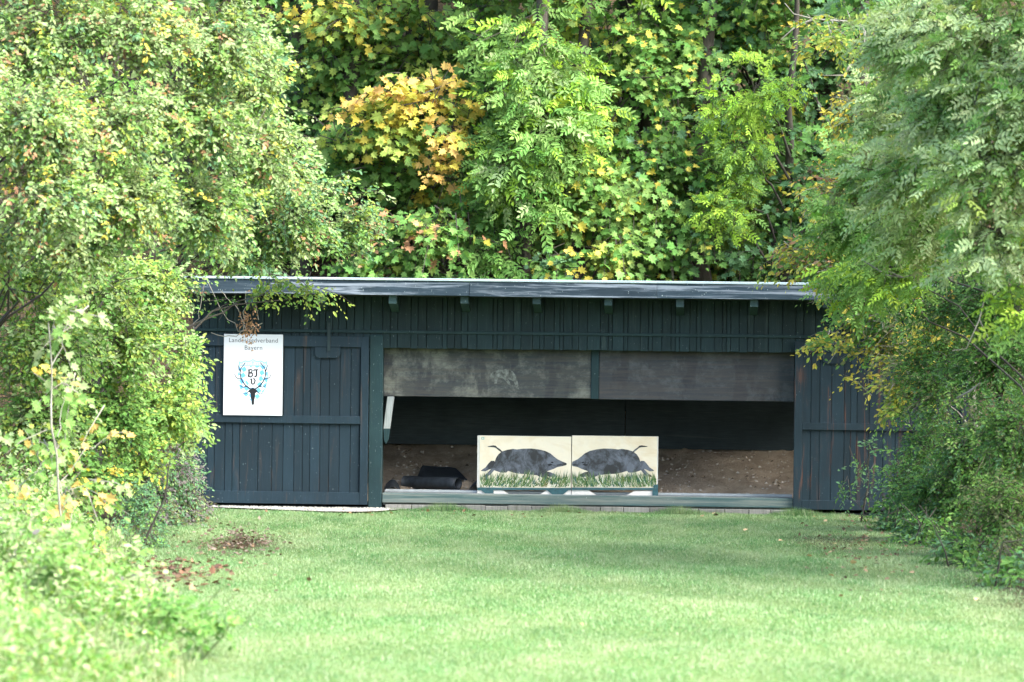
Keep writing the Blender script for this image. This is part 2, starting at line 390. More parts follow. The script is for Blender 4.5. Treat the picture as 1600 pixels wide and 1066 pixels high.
# gravel strip at the foot of the left door
gv = []
for i in range(1500):
    x = random.uniform(X(335), X(612)); y = -random.uniform(0.05, 1.0) * float(np.interp(x, [X(335), X(455), X(520), X(580), X(612)], [.35, .75, 1.0, .95, .5])); r = random.uniform(0.008, 0.022)
    a = np.array([[1, 0, 0], [-.6, .8, 0], [-.6, -.8, 0], [0.1, .1, .8]]) * r
    th = random.uniform(0, 6.3); R = np.array([[math.cos(th), -math.sin(th), 0], [math.sin(th), math.cos(th), 0], [0, 0, 1]])
    gv.append((a @ R.T + [x, y, 0.022], np.array([[0, 1, 3], [1, 2, 3], [2, 0, 3]])))
V, F = join_np(gv)
tag(mesh_np('gravel', V, F, flat_mat('pale_gravel', (0.30, 0.285, 0.255), 0.95, 0.5, 60)), 'pale gravel strip along the foot of the left door', 'gravel', kind='stuff')
gp_ = [(X(325), -.02), (X(325), -.30), (X(400), -.48), (X(455), -.78), (X(520), -1.02), (X(575), -1.0), (X(604), -.72), (X(625), -.30), (X(640), -.09), (X(600), -.02)]
gt = np.array(tessellate_polygon([[Vector((p[0], p[1], 0)) for p in gp_]]), dtype=np.int32)
mesh_np('gravel_bed', np.array([(p[0], p[1], .022) for p in gp_]), gt, M['gravelbed'])['kind'] = 'structure'

# ------------------------------------------------------------------ the shed
shed = thing('target_shed', 'long dark green timber shed with an open front at the end of the lawn', 'shed', (X(900), 2, 0))
XL, XR = X(300), X(1516)
# shell
box('back_wall', XL, XR, 4.35, 4.43, -0.05, 1.95, M['inside'], shed)
box('end_wall', XL, XL + 0.06, 0.06, 4.34, -0.05, 2.0, M['inside'], shed)
box('end_wall', XR - 0.06, XR, 0.06, 4.34, -0.05, 2.0, M['inside'], shed)
ZT = Z(441, -0.6)
RSL = 0.20
roof_pts = [(-0.57, ZT - 0.02), (4.7, ZT - 0.02 - 5.27 * RSL), (4.7, ZT - 0.08 - 5.27 * RSL), (-0.57, ZT - 0.08)]
V = [(x, p[0], p[1]) for x in (XL - 0.12, XR + 0.12) for p in roof_pts]
F = np.array([(0, 1, 5, 4), (1, 2, 6, 5), (2, 3, 7, 6), (3, 0, 4, 7), (0, 3, 2, 1), (4, 5, 6, 7)])
roof = mesh_np('roof', V, F, M['roofing'], shed)
# fascia boards butted end to end, metal edge above
fx = [XL - 0.14, X(731, -0.6), X(1024, -0.6), XR + 0.14]
for i in range(3):
    dz = (0.0, 0.006, 0.003)[i]
    box('fascia_board', fx[i] + 0.0015, fx[i + 1] - 0.0015, -0.61 - 0.004 * (i == 1), -0.575, Z(463.3, -0.6) - dz, ZT + 0.002, M['fascia'], shed, bev=0.003)
box('roof_edge_flashing', XL - 0.16, XR + 0.16, -0.625, -0.56, ZT + 0.004, Z(436.6, -0.6), M['flashing'], shed, bev=0.004)
# rafters (front end cut square), falling to the rear with the roof
for px in (387, 499, 611, 723, 836, 948, 1060, 1176, 1290, 1402):
    x0 = X(px, -0.55) - 0.045; x1 = x0 + 0.096
    zt = ZT - 0.085; d = 0.148 + 0.018 * random.random(); y0, y1 = -0.54, 4.33
    V = [(x, y, z) for x in (x0, x1) for (y, z) in ((y0, zt - 0.03), (y1, zt - 0.03 - (y1 - y0) * RSL), (y1, zt - d - 0.03 - (y1 - y0) * RSL), (y0, zt - d - 0.03))]
    mesh_np('rafter', V, F, M['rafter'], shed)
# upper wall planks
bnd = [280 + v / 4.44 for v in (90, 150, 205, 262, 318, 372, 425, 480, 530, 585, 640, 705, 775, 832, 905, 965, 1010, 1060, 1098, 1155, 1210, 1275, 1325, 1405)]
bnd += [600 + v / 4.44 for v in (38, 88, 182, 230, 290, 400, 433, 485, 530, 575, 640, 750, 780, 820, 893, 945, 1025, 1075, 1105, 1175, 1213, 1240, 1300, 1345, 1405, 1495, 1550)]
bnd += [940 + v / 4.44 for v in (68, 145, 176, 262, 318, 347, 412, 475, 505, 535, 605, 652, 682, 775, 830, 860, 888, 948, 1005, 1050, 1150, 1248, 1340, 1395, 1475, 1540)]
while bnd[-1] < 1512: bnd.append(bnd[-1] + random.uniform(11, 19))
zb, zt = Z(546), Z(455)
for a, b in zip(bnd[:-1], bnd[1:]):
    box('plank', X(a) + 0.0035, X(b) - 0.0035, -0.026 - random.uniform(0, 0.006), -0.002, zb + random.uniform(-0.006, 0.004), zt, M['wall'], shed, bev=0.002)
box('wall_light_block', XL, XR, 0.0, 0.03, zb + 0.02, zt, M['inside'], shed)  # dark sheet added behind the planks so no light leaks through
box('cover_strip', XL, XR, -0.052, -0.034, Z(523.2), Z(518.6), M['trim'], shed, bev=0.003)
# posts beside the opening
box('post', X(577), X(598), -0.06, 0.10, -0.01, Z(526), M['post'], shed, bev=0.006)
box('post', X(1241.5), X(1262), -0.03, 0.10, -0.02, Z(526), M['post'], shed, bev=0.006)
# weathered drop panels and the divider
for (a, b, m, lab) in ((599, 922.5, 'panel_a', 'pale weathered drop panel with a faded animal mark'), (935.5, 1240, 'panel_b', 'dark grey weathered drop panel')):
    o = box('drop_panel', X(a, .1), X(b, .1), 0.102, 0.126, Z(621.3 if a < 900 else 622.3, .1), Z(538, .1), M[m], shed, bev=0.002); o['label'] = lab
box('divider', X(923, .1), X(935, .1), 0.085, 0.14, Z(622, .1), Z(540, .1), M['post'], shed, bev=0.003)
mk = [(763, 592), (768, 582), (778, 578), (790, 577), (800, 580), (806, 588), (809, 600), (811, 609), (806, 607), (802, 596), (793, 592), (798, 602), (794, 601), (786, 592), (777, 590), (776, 600), (772, 600), (771, 591)]
prism('faded_mark', [(X(p[0], .1), Z(p[1], .1)) for p in mk], 0.0995, 0.1005, flat_mat('faded_chalk', (0.11, 0.12, 0.11), 0.8, 0.75, 22), shed)
# inner hanging boards, deep in the shade
box('inner_board', X(600, 2.6), X(977, 2.6) - 0.004, 2.60, 2.63, Z(696, 2.6), Z(560, 2.6), M['inner'], shed)
box('inner_board', X(977, 2.6) + 0.004, X(1242, 2.6), 2.612, 2.64, Z(698.5, 2.6), Z(560, 2.6), M['inner'], shed)
# sill, ledge, rails
zs = Z(772.5, 0)
box('sill_beam', X(599), X(1240.5), -0.05, 0.03, Z(788.3, -.05), zs, M['sill'], shed, bev=0.006)
box('ledge', X(599), X(1240.5), 0.033, 0.60, 0.06, zs - 0.006, M['greywood'], shed)
for y in (0.36, 0.52):
    box('running_rail', X(599), X(1240.5), y, y + 0.035, zs - 0.004, zs + 0.022, M['steel'], shed, bev=0.003)
bx = X(604)
while bx < X(1240) - 0.05:
    wd_ = random.uniform(0.26, 0.33); e = min(bx + wd_, X(1242))
    box('brick', bx + 0.004, e - 0.004, -0.085 - random.uniform(0, 0.012), -0.052, -0.03, Z(789.6) - random.uniform(0, 0.012), M['kerb'], shed, bev=0.004)
    bx = e
box('foundation', XL, XR, -0.05, 0.05, -0.05, 0.035, M['inside'], shed)
# lever arm inside the left edge
ar = [(605.5, 622), (616, 622), (610, 672), (600, 672)]
prism('lever_arm', [(X(p[0], .09), Z(p[1], .09)) for p in ar], 0.03, 0.09, M['greywood'], shed)
ar = [(600, 672.2), (610, 672.2), (608, 689), (604, 696), (601, 690)]
prism('lever_tip', [(X(p[0], .09), Z(p[1], .09)) for p in ar], 0.03, 0.09, M['post'], shed)

def sliding_door(x_in, x_out, planks, ytop, yr1, ymid, yb1, ybot, mat, label, brk):
    """door frame as a part, planks as its sub-parts; x_in is the edge beside the opening"""
    lo, hi = min(x_in, x_out), max(x_in, x_out)
    y0, y1 = -0.115, -0.085
    pc = (lo + hi) / 2
    zz = lambda p: Z(p, -0.1, x_in)
    parts = []
    def bx_(a, b, c, d):
        V = np.array([(x, y, z) for x in (a, b) for y in (y0, y1) for z in (c, d)])
        Fq = np.array([(0, 1, 3, 2), (4, 6, 7, 5), (0, 4, 5, 1), (2, 3, 7, 6), (0, 2, 6, 4), (1, 5, 7, 3)])
        return V, Fq
    s = 12.5
    xi, xo = X(x_in, -.1), X(x_out, -.1); sg = 1 if xo > xi else -1
    st = abs(X(x_in + s, -.1) - X(x_in, -.1))
    parts.append(bx_(*sorted((xi, xi + sg * st)), zz(ybot), zz(ytop)))
    parts.append(bx_(*sorted((xo, xo - sg * st)), zz(ybot), zz(ytop)))
    a, b = sorted((xi + sg * (st + .001), xo - sg * (st + .001)))
    for (c, d) in ((ytop, yr1), (ymid[0], ymid[1]), (yb1, ybot)):
        parts.append(bx_(a, b, zz(d), zz(c)))
    V, Fq = join_np(parts)
    d = mesh_np('sliding_door', V, Fq, mat, shed); d['label'] = label
    bm = bmesh.new(); bm.from_mesh(d.data); bmesh.ops.bevel(bm, geom=bm.edges[:], offset=0.003, segments=1, affect='EDGES'); bmesh.ops.recalc_face_normals(bm, faces=bm.faces[:]); bm.to_mesh(d.data); bm.free()
    for p, q in zip(planks[:-1], planks[1:]):
        box('plank', X(p, -.1) + 0.003, X(q, -.1) - 0.003, -0.083 - random.uniform(0, .005), -0.060, zz(ybot - 3), zz(ytop + 3), mat, d, bev=0.002)
    box('door_light_block', *sorted((xi + sg * .01, xo - sg * .01)), -0.058, -0.048, zz(ybot - 4), zz(ytop + 4), M['inside'], d)  # added sheet that blocks light between the door planks
    bxp = [(brk - 20, yr1 + .5), (brk + 20, yr1 + .5), (brk + 20, yr1 + 12), (brk + 15, yr1 + 17), (brk - 15, yr1 + 17), (brk - 20, yr1 + 12)]
    prism('hanger_block', [(X(p[0], -.1), Z(p[1], -.1, x_in)) for p in bxp], -0.113, -0.086, mat, d)
    prism('hanger_iron', [(X(p[0], -.1), Z(p[1], -.1, x_in)) for p in ((brk - 0.5, yr1 - 38), (brk + 4, yr1 - 38), (brk + 4, yr1 + 6), (brk - 0.5, yr1 + 6))], -0.126, -0.117, M['iron'], d)
    return d
pl = [305] + [280 + v / 4.44 for v in (150, 195, 245, 318, 370, 420, 548, 645, 722, 798, 857, 908, 977, 1040, 1112, 1188, 1252, 1300)]
sliding_door(575.5, 303, pl, 526, 543, (651, 663), 770, 789, M['door'], 'left sliding door carrying the white sign', 511)
pr = [1240.5, 1250.8, 1267, 1280.5, 1299, 1319, 1329, 1339, 1358, 1380, 1399, 1423, 1441, 1460, 1472, 1490, 1513]
sliding_door(1241, 1514, pr, 533, 550.5, (660.5, 671.5), 781.5, 796, M['doorworn'], 'right sliding door with brown worn streaks', 1304)

# sand bank inside
sx = np.linspace(XL + .08, XR - .08, 90); sy = np.linspace(0.55, 4.32, 26)
SX, SY = np.meshgrid(sx, sy)
SZ = 0.13 + (SY - 0.55) * 0.275 + 0.03 * lumps(SX, SY, 2.3, .7) + RNG.normal(0, 0.014, SX.shape)
idx = np.arange(SX.size).reshape(SX.shape)
Fq = np.stack([idx[:-1, :-1], idx[:-1, 1:], idx[1:, 1:], idx[1:, :-1]], -1).reshape(-1, 4)
tag(mesh_np('sand_bank', np.stack([SX, SY, SZ], -1).reshape(-1, 3), Fq, M['sand'], smooth=True), kind='structure')
def sand_z(x, y): return 0.13 + (y - 0.55) * 0.275 + 0.03 * float(lumps(x, y, 2.3, .7))
# crumbs on the sand
cr = []
for i in range(700):
    x = random.uniform(X(600), X(1240)); y = random.uniform(0.62, 2.6); r = random.uniform(0.006, 0.024) * (1 if i % 4 else 1.4)
    a = np.array([[1, 0, 0], [-.6, .8, 0], [-.6, -.8, 0], [0, 0, .8]]) * r
    cr.append((a + [x, y, sand_z(x, y) + 0.004], np.array([[0, 1, 3], [1, 2, 3], [2, 0, 3]])))
V, Fq = join_np(cr)
tag(mesh_np('chips', V, Fq, flat_mat('pale_chips', (0.40, 0.37, 0.32), 0.9, 0.5, 90)), 'pale chips scattered over the brown sand inside the shed', 'debris', kind='stuff')

cr = []
for i in range(160):
    x = random.uniform(X(600), X(1240)); y = random.uniform(0.65, 2.5); r = random.uniform(0.012, 0.035)
    a = np.array([[1, 0, 0], [-.6, .8, 0], [-.6, -.8, 0], [0.2, 0, .8]]) * r
    cr.append((a + [x, y, sand_z(x, y)], np.array([[0, 1, 3], [1, 2, 3], [2, 0, 3]])))
V, Fq = join_np(cr)
tag(mesh_np('clods', V, Fq, flat_mat('dark_clods', (0.10, 0.075, 0.052), 0.95, 0.4, 60)), 'dark earth clods scattered over the sand inside the shed', 'debris', kind='stuff')
# rubber things on the sand
def rubber_tube(name, a, b, r, label, cut=0.0):
    t = thing(name, label, 'tube', (np.asarray(a) + b) / 2 - [0, 0, r])
    path = wobble(a, b, 7, 0.01)
    V1, F1 = tube_np(path, np.linspace(r * 1.0, r * 0.92, 7), 18)
    V2, F2 = tube_np(path, np.linspace(r * 0.88, r * 0.80, 7), 18)
    V = np.concatenate([V1, V2]); nF = len(V1); k = 18; last = nF - k
    ring = np.array([(last + i, last + (i + 1) % k, nF + last + (i + 1) % k, nF + last + i) for i in range(k)] + [(i, (i + 1) % k, nF + (i + 1) % k, nF + i) for i in range(k)])
    mesh_np('shell', V, np.concatenate([F1, F2[:, ::-1] + nF, ring]), M['rubber'], t, smooth=True)
pa = at(632, 754, 1.10); pb = at(716, 756, .68)
rubber_tube('rubber_tube', pa, pb, 0.085, 'black rubber tube lying open end to the right on the sand')
def sheet(name, pts, zoff, label, curl=0.0, cat='rubber mat'):
    c = np.mean([p for p in pts], axis=0)
    t = thing(name, label, cat, c)
    n = 9; V = []
    p0, p1, p2, p3 = [np.asarray(p) for p in pts]
    for i in range(n):
        for j in range(n):
            u, v = i / (n - 1), j / (n - 1)
            p = (p0 * (1 - u) + p1 * u) * (1 - v) + (p3 * (1 - u) + p2 * u) * v
            p = p + [0, 0, zoff + curl * math.sin(u * 3.1) + 0.01 * math.sin(5 * u + 3 * v)]
            V.append(p)
    V = np.array(V); V = np.concatenate([V, V - [0, 0, 0.012]])
    idx = np.arange(n * n).reshape(n, n)
    Fq = np.stack([idx[:-1, :-1], idx[1:, :-1], idx[1:, 1:], idx[:-1, 1:]], -1).reshape(-1, 4)
    per = list(idx[:, 0]) + list(idx[-1, 1:]) + list(idx[-2::-1, -1]) + list(idx[0, -2:0:-1])
    ring = np.array([(per[i], per[(i + 1) % len(per)], per[(i + 1) % len(per)] + n * n, per[i] + n * n) for i in range(len(per))])
    mesh_np('sheet', V, np.concatenate([Fq, Fq[:, ::-1] + n * n, ring]), M['rubber'], t, smooth=True)
def sp(px, Y, dz=0.0):
    x = X(px, Y, 740); return np.array([x, Y, sand_z(x, Y) + dz])
sheet('rubber_mat', [sp(650, 1.15, .03), sp(730, 1.15, .03), sp(712, 1.7, .03), sp(660, 1.7, .03)], 0.01, 'flat black rubber mat on the sand behind the tube', 0.015)
sheet('rubber_scrap', [sp(601, .66, .02), sp(628, .66, .02), sp(622, .95, .02), sp(603, .95, .02)], 0.02, 'humped black rubber scrap in the left corner of the opening', 0.07)
sheet('rubber_offcut', [sp(733, .70, .01), sp(770, .70, .01), sp(765, .98, .02), sp(742, .98, .02)], 0.02, 'black rubber offcut half behind the left boar target', 0.10)

# ------------------------------------------------------------------ boar targets
def U(u, v, Y=0.30):
    p = at(740 + u / 5.333, 670 + v / 5.333, Y); return p[0], p[2]
BOAR = {
 'body': [(205, 215), (235, 190), (280, 176), (330, 168), (360, 173), (410, 167), (480, 165), (540, 172), (600, 186), (640, 206), (670, 232), (700, 255), (740, 274), (772, 286), (778, 294), (771, 304), (740, 312), (700, 320), (665, 336), (620, 352), (600, 366), (560, 392), (510, 386), (450, 379), (380, 376), (330, 366), (288, 352), (272, 366), (230, 366), (185, 352), (160, 342), (160, 300), (178, 270), (186, 245)],
 'foreleg': [(585, 352), (640, 362), (682, 382), (700, 398), (665, 404), (610, 398), (565, 390)],
 'forefoot': [(545, 384), (610, 398), (640, 416), (668, 432), (640, 432), (590, 414), (530, 392)],
 'hindleg': [(175, 268), (145, 268), (122, 292), (100, 322), (72, 340), (60, 352), (98, 356), (126, 342), (165, 330)],
 'hindfoot': [(165, 318), (140, 342), (112, 372), (86, 390), (82, 402), (116, 400), (146, 378), (172, 345)],
 'tail': [(240, 190), (222, 172), (196, 154), (186, 142), (165, 138), (116, 146), (120, 151), (170, 154), (186, 160), (212, 182), (228, 194)]}
def target(side, label):
    a, b = (30, 812) if side == 0 else (818, 1537)
    x0, x1 = U(a, 300)[0], U(b, 300)[0]
    ztop, zbot = U((a + b) / 2, 61)[1], U((a + b) / 2, 492)[1]
    t = thing('boar_target', label, 'target', ((x0 + x1) / 2, 0.32, zs + 0.02), 'running boar targets on the rail')
    box('panel_board', x0, x1, 0.302, 0.322, zbot - 0.005, ztop, flat_mat('panel_board_edge', (0.50, 0.50, 0.47), 0.7, 0.1, 9), t)
    pa_, pb_ = (U(50, 300)[0], x1 - 0.001) if side == 0 else (x0 + 0.001, U(1527, 300)[0])
    f = box('poster', pa_, pb_, 0.2995, 0.3015, zbot, ztop - 0.004, M['cream'], t)
    mir = (lambda u: u) if side == 0 else (lambda u: max(1566 - u, 820))
    parts = []
    for i, (k, pts) in enumerate(BOAR.items()):
        pp = [U(mir(u), v) for u, v in pts]
        tri = np.array(tessellate_polygon([[Vector((p[0], p[1], 0)) for p in pp]]), dtype=np.int32)
        parts.append((np.array([(p[0], 0.2985 - 0.0003 * i, p[1]) for p in pp]), tri))
    V, Fq = join_np(parts)
    mesh_np('boar_picture', V, Fq, M['boar'], f)
    # eye, ear and jaw strokes
    st = []
    for i, pts in enumerate([[(640, 282), (652, 274), (668, 280), (660, 288)], [(690, 300), (730, 296), (745, 300), (700, 308)], [(612, 300), (640, 290), (660, 300), (630, 312)]]):
        pp = [U(mir(u), v) for u, v in pts]
        tri = np.array(tessellate_polygon([[Vector((p[0], p[1], 0)) for p in pp]]), dtype=np.int32)
        st.append((np.array([(p[0], 0.2958, p[1]) for p in pp]), tri))
    V, Fq = join_np(st); mesh_np('boar_face', V, Fq, M['black_print'], f)
    # painted grass
    rg = np.random.default_rng(5 + side); n = 520
    ua = rg.uniform(52, 808, n) if side == 0 else rg.uniform(822, 1524, n)
    va = rg.uniform(425, 489, n); hh = rg.uniform(30, 100, n) * np.where(va > 455, 0.6, 1.0); ln = rg.normal(14 if side == 0 else -14, 20, n)
    Vs, cs = [], []
    pal = np.array([[0.035, 0.09, 0.03], [0.09, 0.16, 0.05], [0.20, 0.26, 0.13], [0.12, 0.13, 0.04], [0.04, 0.10, 0.09], [0.6, 0.62, 0.5]])
    for i in range(n):
        w_ = rg.uniform(5, 12)
        lo_, hi_ = (52, 808) if side == 0 else (822, 1524)
        q = [(ua[i] - w_ / 2, va[i]), (ua[i] + w_ / 2, va[i]), (ua[i] + ln[i], va[i] - hh[i])]
        for u, v in q:
            p = U(min(max(u, lo_), hi_), v); Vs.append((p[0], 0.2962 - i * 2e-6, p[1]))
        cs += [pal[rg.choice(6, p=[.25, .28, .2, .1, .1, .07])]] * 3
    mesh_np('painted_grass', np.array(Vs), np.arange(3 * n).reshape(-1, 3), M['paintattr'], f, col=np.array(cs))
    if side == 0:
        bx_ = [(65, 70, 88, 74), (65, 86, 88, 90), (65, 74, 70, 86), (83, 74, 88, 86)]
        for k, (c0, c1, c2, c3) in enumerate(bx_):
            (xa, za), (xb, zb_) = U(c0, c1), U(c2, c3)
            if k == 0: corner = []
            corner.append((np.array([(xa, .2990, za), (xb, .2990, za), (xb, .2990, zb_), (xa, .2990, zb_)]), np.array([[0, 1, 2, 3]])))
        V, Fq = join_np(corner); mesh_np('corner_mark', V, Fq, M['teal_print'], f)
    # trolley base: green rail, feet and white blocks
    r0, r1 = (30, 812) if side == 0 else (818, 1537)
    prism('base_rail', [U(r0, 493), U(r1, 493), U(r1, 511), U(r0, 511)], 0.288, 0.325, M['target_green'], t)
    if side == 0:
        feet = [[(62, 512), (165, 512), (165, 541), (100, 541)], [(612, 512), (790, 512), (745, 547), (655, 547)]]
        blk = [[(30, 512), (62, 512), (98, 541), (98, 551), (30, 551)], [(167, 512), (240, 512), (292, 543), (292, 551), (167, 551)], [(610, 512), (560, 543), (548, 551), (653, 551), (653, 549)], [(792, 512), (812, 512), (812, 551), (748, 551), (748, 548)]]
    else:
        feet = [[(1490, 512), (1537, 512), (1537, 558), (1490, 558)], [(1500, 470), (1537, 462), (1537, 492), (1500, 492)]]
        blk = [[(818, 512), (955, 512), (1010, 545), (1020, 554), (818, 554)], [(1340, 518), (1488, 518), (1488, 556), (1270, 556), (1290, 548)]]
    for p in feet: prism('foot', [U(*q) for q in p], 0.287, 0.326, M['target_green'], t)
    for p in blk: prism('support_block', [U(*q) for q in p], 0.30, 0.40, M['white_block'], t)
target(0, 'cream boar target with the boar running right, small teal mark in its corner')
target(1, 'cream boar target with the boar running left, yellow stain along its top edge')

# ------------------------------------------------------------------ the white sign
YS = -0.122
def SG(u, v): 
    p = at(340 + u / 7.108, 510 + v / 7.108, YS); return p[0], p[2]
sg = thing('sign', 'white sign with black lettering and a blue shield emblem on the left door', 'sign', (SG(394, 985)[0], YS, SG(394, 985)[1]))
cs_ = [SG(75, 85), SG(728, 93), SG(718, 993), SG(60, 985)]
x0_ = (cs_[0][0] + cs_[3][0]) / 2; x1_ = (cs_[1][0] + cs_[2][0]) / 2; z1_ = (cs_[0][1] + cs_[1][1]) / 2; z0_ = (cs_[2][1] + cs_[3][1]) / 2
sb = box('sign_board', x0_, x1_, YS - 0.012, YS, z0_, z1_, M['sign_white'], sg, bev=0.0015)
def text(body, cx, cz, width, y, mat, parent):
    cu = bpy.data.curves.new('lettering', 'FONT'); cu.body = body; cu.align_x = 'CENTER'; cu.align_y = 'CENTER'; cu.size = 0.1; cu.space_character = 1.06
    o = bpy.data.objects.new('lettering', cu); COL.objects.link(o)
    bpy.context.view_layer.update()
    me = bpy.data.meshes.new_from_object(o.evaluated_get(bpy.context.evaluated_depsgraph_get()))
    bpy.data.objects.remove(o)
    v = np.empty(len(me.vertices) * 3); me.vertices.foreach_get('co', v); v = v.reshape(-1, 3)
    k = width / (v[:, 0].max() - v[:, 0].min())
    v[:, 0] -= (v[:, 0].max() + v[:, 0].min()) / 2; 
    out = np.stack([cx + v[:, 0] * k, np.full(len(v), y), cz + v[:, 1] * k], -1)
    me.vertices.foreach_set('co', out.ravel()); me.materials.clear(); me.materials.append(mat); me.update()
    o = bpy.data.objects.new('lettering', me); return link(o, parent)
YF = YS - 0.0128
xs_, zs_ = SG(399, 158); text('Landesjagdverband', xs_, zs_, SG(671, 160)[0] - SG(130, 160)[0], YF, M['grey_print'], sb)
xs_, zs_ = SG(400, 240); text('Bayern', xs_, zs_, SG(497, 240)[0] - SG(303, 240)[0], YF, M['grey_print'], sb)
def flat(name, polys, y, mat, parent):
    parts = []
    for i, pts in enumerate(polys):
        pp = [SG(u, v) for u, v in pts]
        tri = np.array(tessellate_polygon([[Vector((p[0], p[1], 0)) for p in pp]]), dtype=np.int32)
        parts.append((np.array([(p[0], y - 1e-5 * i, p[1]) for p in pp]), tri))
    V, Fq = join_np(parts); return mesh_np(name, V, Fq, mat, parent)
def stroke(pts, w0, w1=None):
    w1 = w0 if w1 is None else w1
    P = np.array(pts, float); T = np.gradient(P, axis=0); T /= np.linalg.norm(T, axis=1)[:, None] + 1e-9
    N = np.stack([-T[:, 1], T[:, 0]], -1); ww = np.linspace(w0, w1, len(P))[:, None] / 2
    return [tuple(p) for p in np.concatenate([P + N * ww, (P - N * ww)[::-1]])]
mirx = lambda pts: [(786 - u, v) for u, v in pts]
shl = [(240, 440), (228, 520), (230, 600), (252, 690), (300, 765), (350, 812), (393, 836)]
shield = shl + mirx(shl)[::-1]
def lozenge_mat():
    m, t, b = new_mat('lozenge_print'); P = coords(t)
    mp = t.nodes.new('ShaderNodeMapping'); mp.inputs['Rotation'].default_value = (0, math.radians(35), 0)
    mp.inputs['Scale'].default_value = (1, 0, 1)
    t.links.new(P, mp.inputs[0])
    ck = t.nodes.new('ShaderNodeTexChecker'); ck.inputs['Scale'].default_value = 19.0
    ck.inputs['Color1'].default_value = (0.13, 0.42, 0.70, 1); ck.inputs['Color2'].default_value = (0.74, 0.80, 0.86, 1)
    t.links.new(mp.outputs[0], ck.inputs[0]); t.links.new(ck.outputs[0], b.inputs['Base Color']); b.inputs['Roughness'].default_value = 0.4; return m
flat('shield', [shield], YF - .0002, lozenge_mat(), sb)
flat('shield_outline', [stroke(shield + [shield[0]], 4)], YF - .0004, M['blue_print'], sb)
inn = [(322, 458), (316, 540), (330, 610), (360, 655), (393, 684)]
flat('inner_shield', [inn + mirx(inn)[::-1]], YF - .0006, M['sign_white'], sb)
cw = [[(238, 432), (236, 385), (262, 402), (285, 388), (310, 378), (340, 388), (372, 378), (393, 362), (393, 374), (372, 390), (340, 400), (310, 392), (285, 402), (262, 414), (250, 408), (250, 428)]]
cw += [mirx(cw[0])]
cw += [stroke([(245, 434), (540, 434)], 5)] + [stroke([(x, 405), (x + 8, 418), (x - 4, 428)], 6) for x in (270, 300, 330, 358, 430, 455, 480, 510)] + [stroke([(393, 384), (393, 428)], 9), stroke([(376, 398), (412, 398)], 7)]
flat('crest_ornament', cw, YF - .0004, M['blue_print'], sb)
anl = [stroke([(372, 700), (345, 682), (310, 655), (278, 612), (258, 565), (250, 515), (262, 465), (290, 430), (310, 402)], 16, 8),
       stroke([(252, 500), (240, 470), (236, 450), (224, 424)], 12, 5), stroke([(260, 585), (232, 582), (206, 566), (188, 526)], 12, 5),
       stroke([(318, 668), (288, 676), (262, 668), (246, 650)], 12, 6), stroke([(358, 706), (335, 738), (306, 752), (278, 738)], 12, 6)]
ant = anl + [mirx(p) for p in anl]
flat('antlers', ant, YF - .0008, M['black_print'], sb)
flat('stag_skull', [[(356, 706), (372, 690), (393, 682), (414, 690), (430, 706), (438, 728), (420, 745), (416, 790), (408, 820), (406, 866), (393, 874), (380, 866), (378, 820), (370, 790), (366, 745), (348, 728)]], YF - .0011, M['black_print'], sb)
bl = [stroke([(336, 488), (352, 480), (348, 545), (338, 556)], 17), stroke([(348, 486), (372, 478), (386, 492), (378, 510), (356, 518)], 14), stroke([(360, 518), (388, 522), (388, 548), (372, 562), (340, 556)], 15),
      stroke([(398, 492), (412, 484), (440, 484), (448, 476)], 14), stroke([(434, 486), (434, 548), (424, 560), (412, 552)], 17),
      stroke([(362, 590), (378, 582), (376, 628), (388, 644)], 16), stroke([(388, 646), (410, 632), (418, 600), (408, 584), (396, 582)], 15)]
flat('monogram', bl, YF - .0009, M['black_print'], sb)

# ------------------------------------------------------------------ leaves
def tmpl_maple():
    R = [(0.20, -0.06), (0.34, 0.06), (0.24, 0.17), (0.56, 0.30), (0.30, 0.44), (0.40, 0.74), (0.17, 0.64)]
    pts = [(0, 0.0)] + R + [(0, 1.0)] + [(-x, y) for x, y in R[::-1]]
    V = [(x, y, 0.16 * abs(x) - 0.22 * max(0, y - .3) ** 2 * 1.4) for x, y in pts] + [(0, 0.34, -0.03)]
    c = len(pts); F = [(i, (i + 1) % c, c) for i in range(c)]
    return np.array(V), np.array(F)
def tmpl_oval(wd=0.26):
    V = [(0, 0, 0), (wd * .8, 0.25, 0.05), (wd * .85, 0.62, 0.03), (0, 1, -0.10), (-wd * .85, 0.62, 0.03), (-wd * .8, 0.25, 0.05)]
    F = [(0, 1, 2), (0, 2, 3), (0, 3, 4), (0, 4, 5)]
    return np.array(V), np.array(F)
T_MAPLE, T_OVAL, T_NARROW = tmpl_maple(), tmpl_oval(0.27), tmpl_oval(0.225)
def nrm(a): return a / (np.linalg.norm(a, axis=-1, keepdims=True) + 1e-9)
def leaf_frames(D, N):
    D = nrm(D); N = nrm(N - (N * D).sum(-1, keepdims=True) * D); return np.cross(D, N), D, N
def leaf_mesh(P, D, N, s, C, tmpl):
    A, D, N = leaf_frames(D, N); tv, tf = tmpl; k = len(tv)
    V = P[:, None, :] + s[:, None, None] * (tv[None, :, 0:1] * A[:, None, :] + tv[None, :, 1:2] * D[:, None, :] + tv[None, :, 2:3] * N[:, None, :])
    F = (tf[None] + (np.arange(len(P)) * k)[:, None, None]).reshape(-1, 3)
    return V.reshape(-1, 3), F, np.repeat(C, k, axis=0)

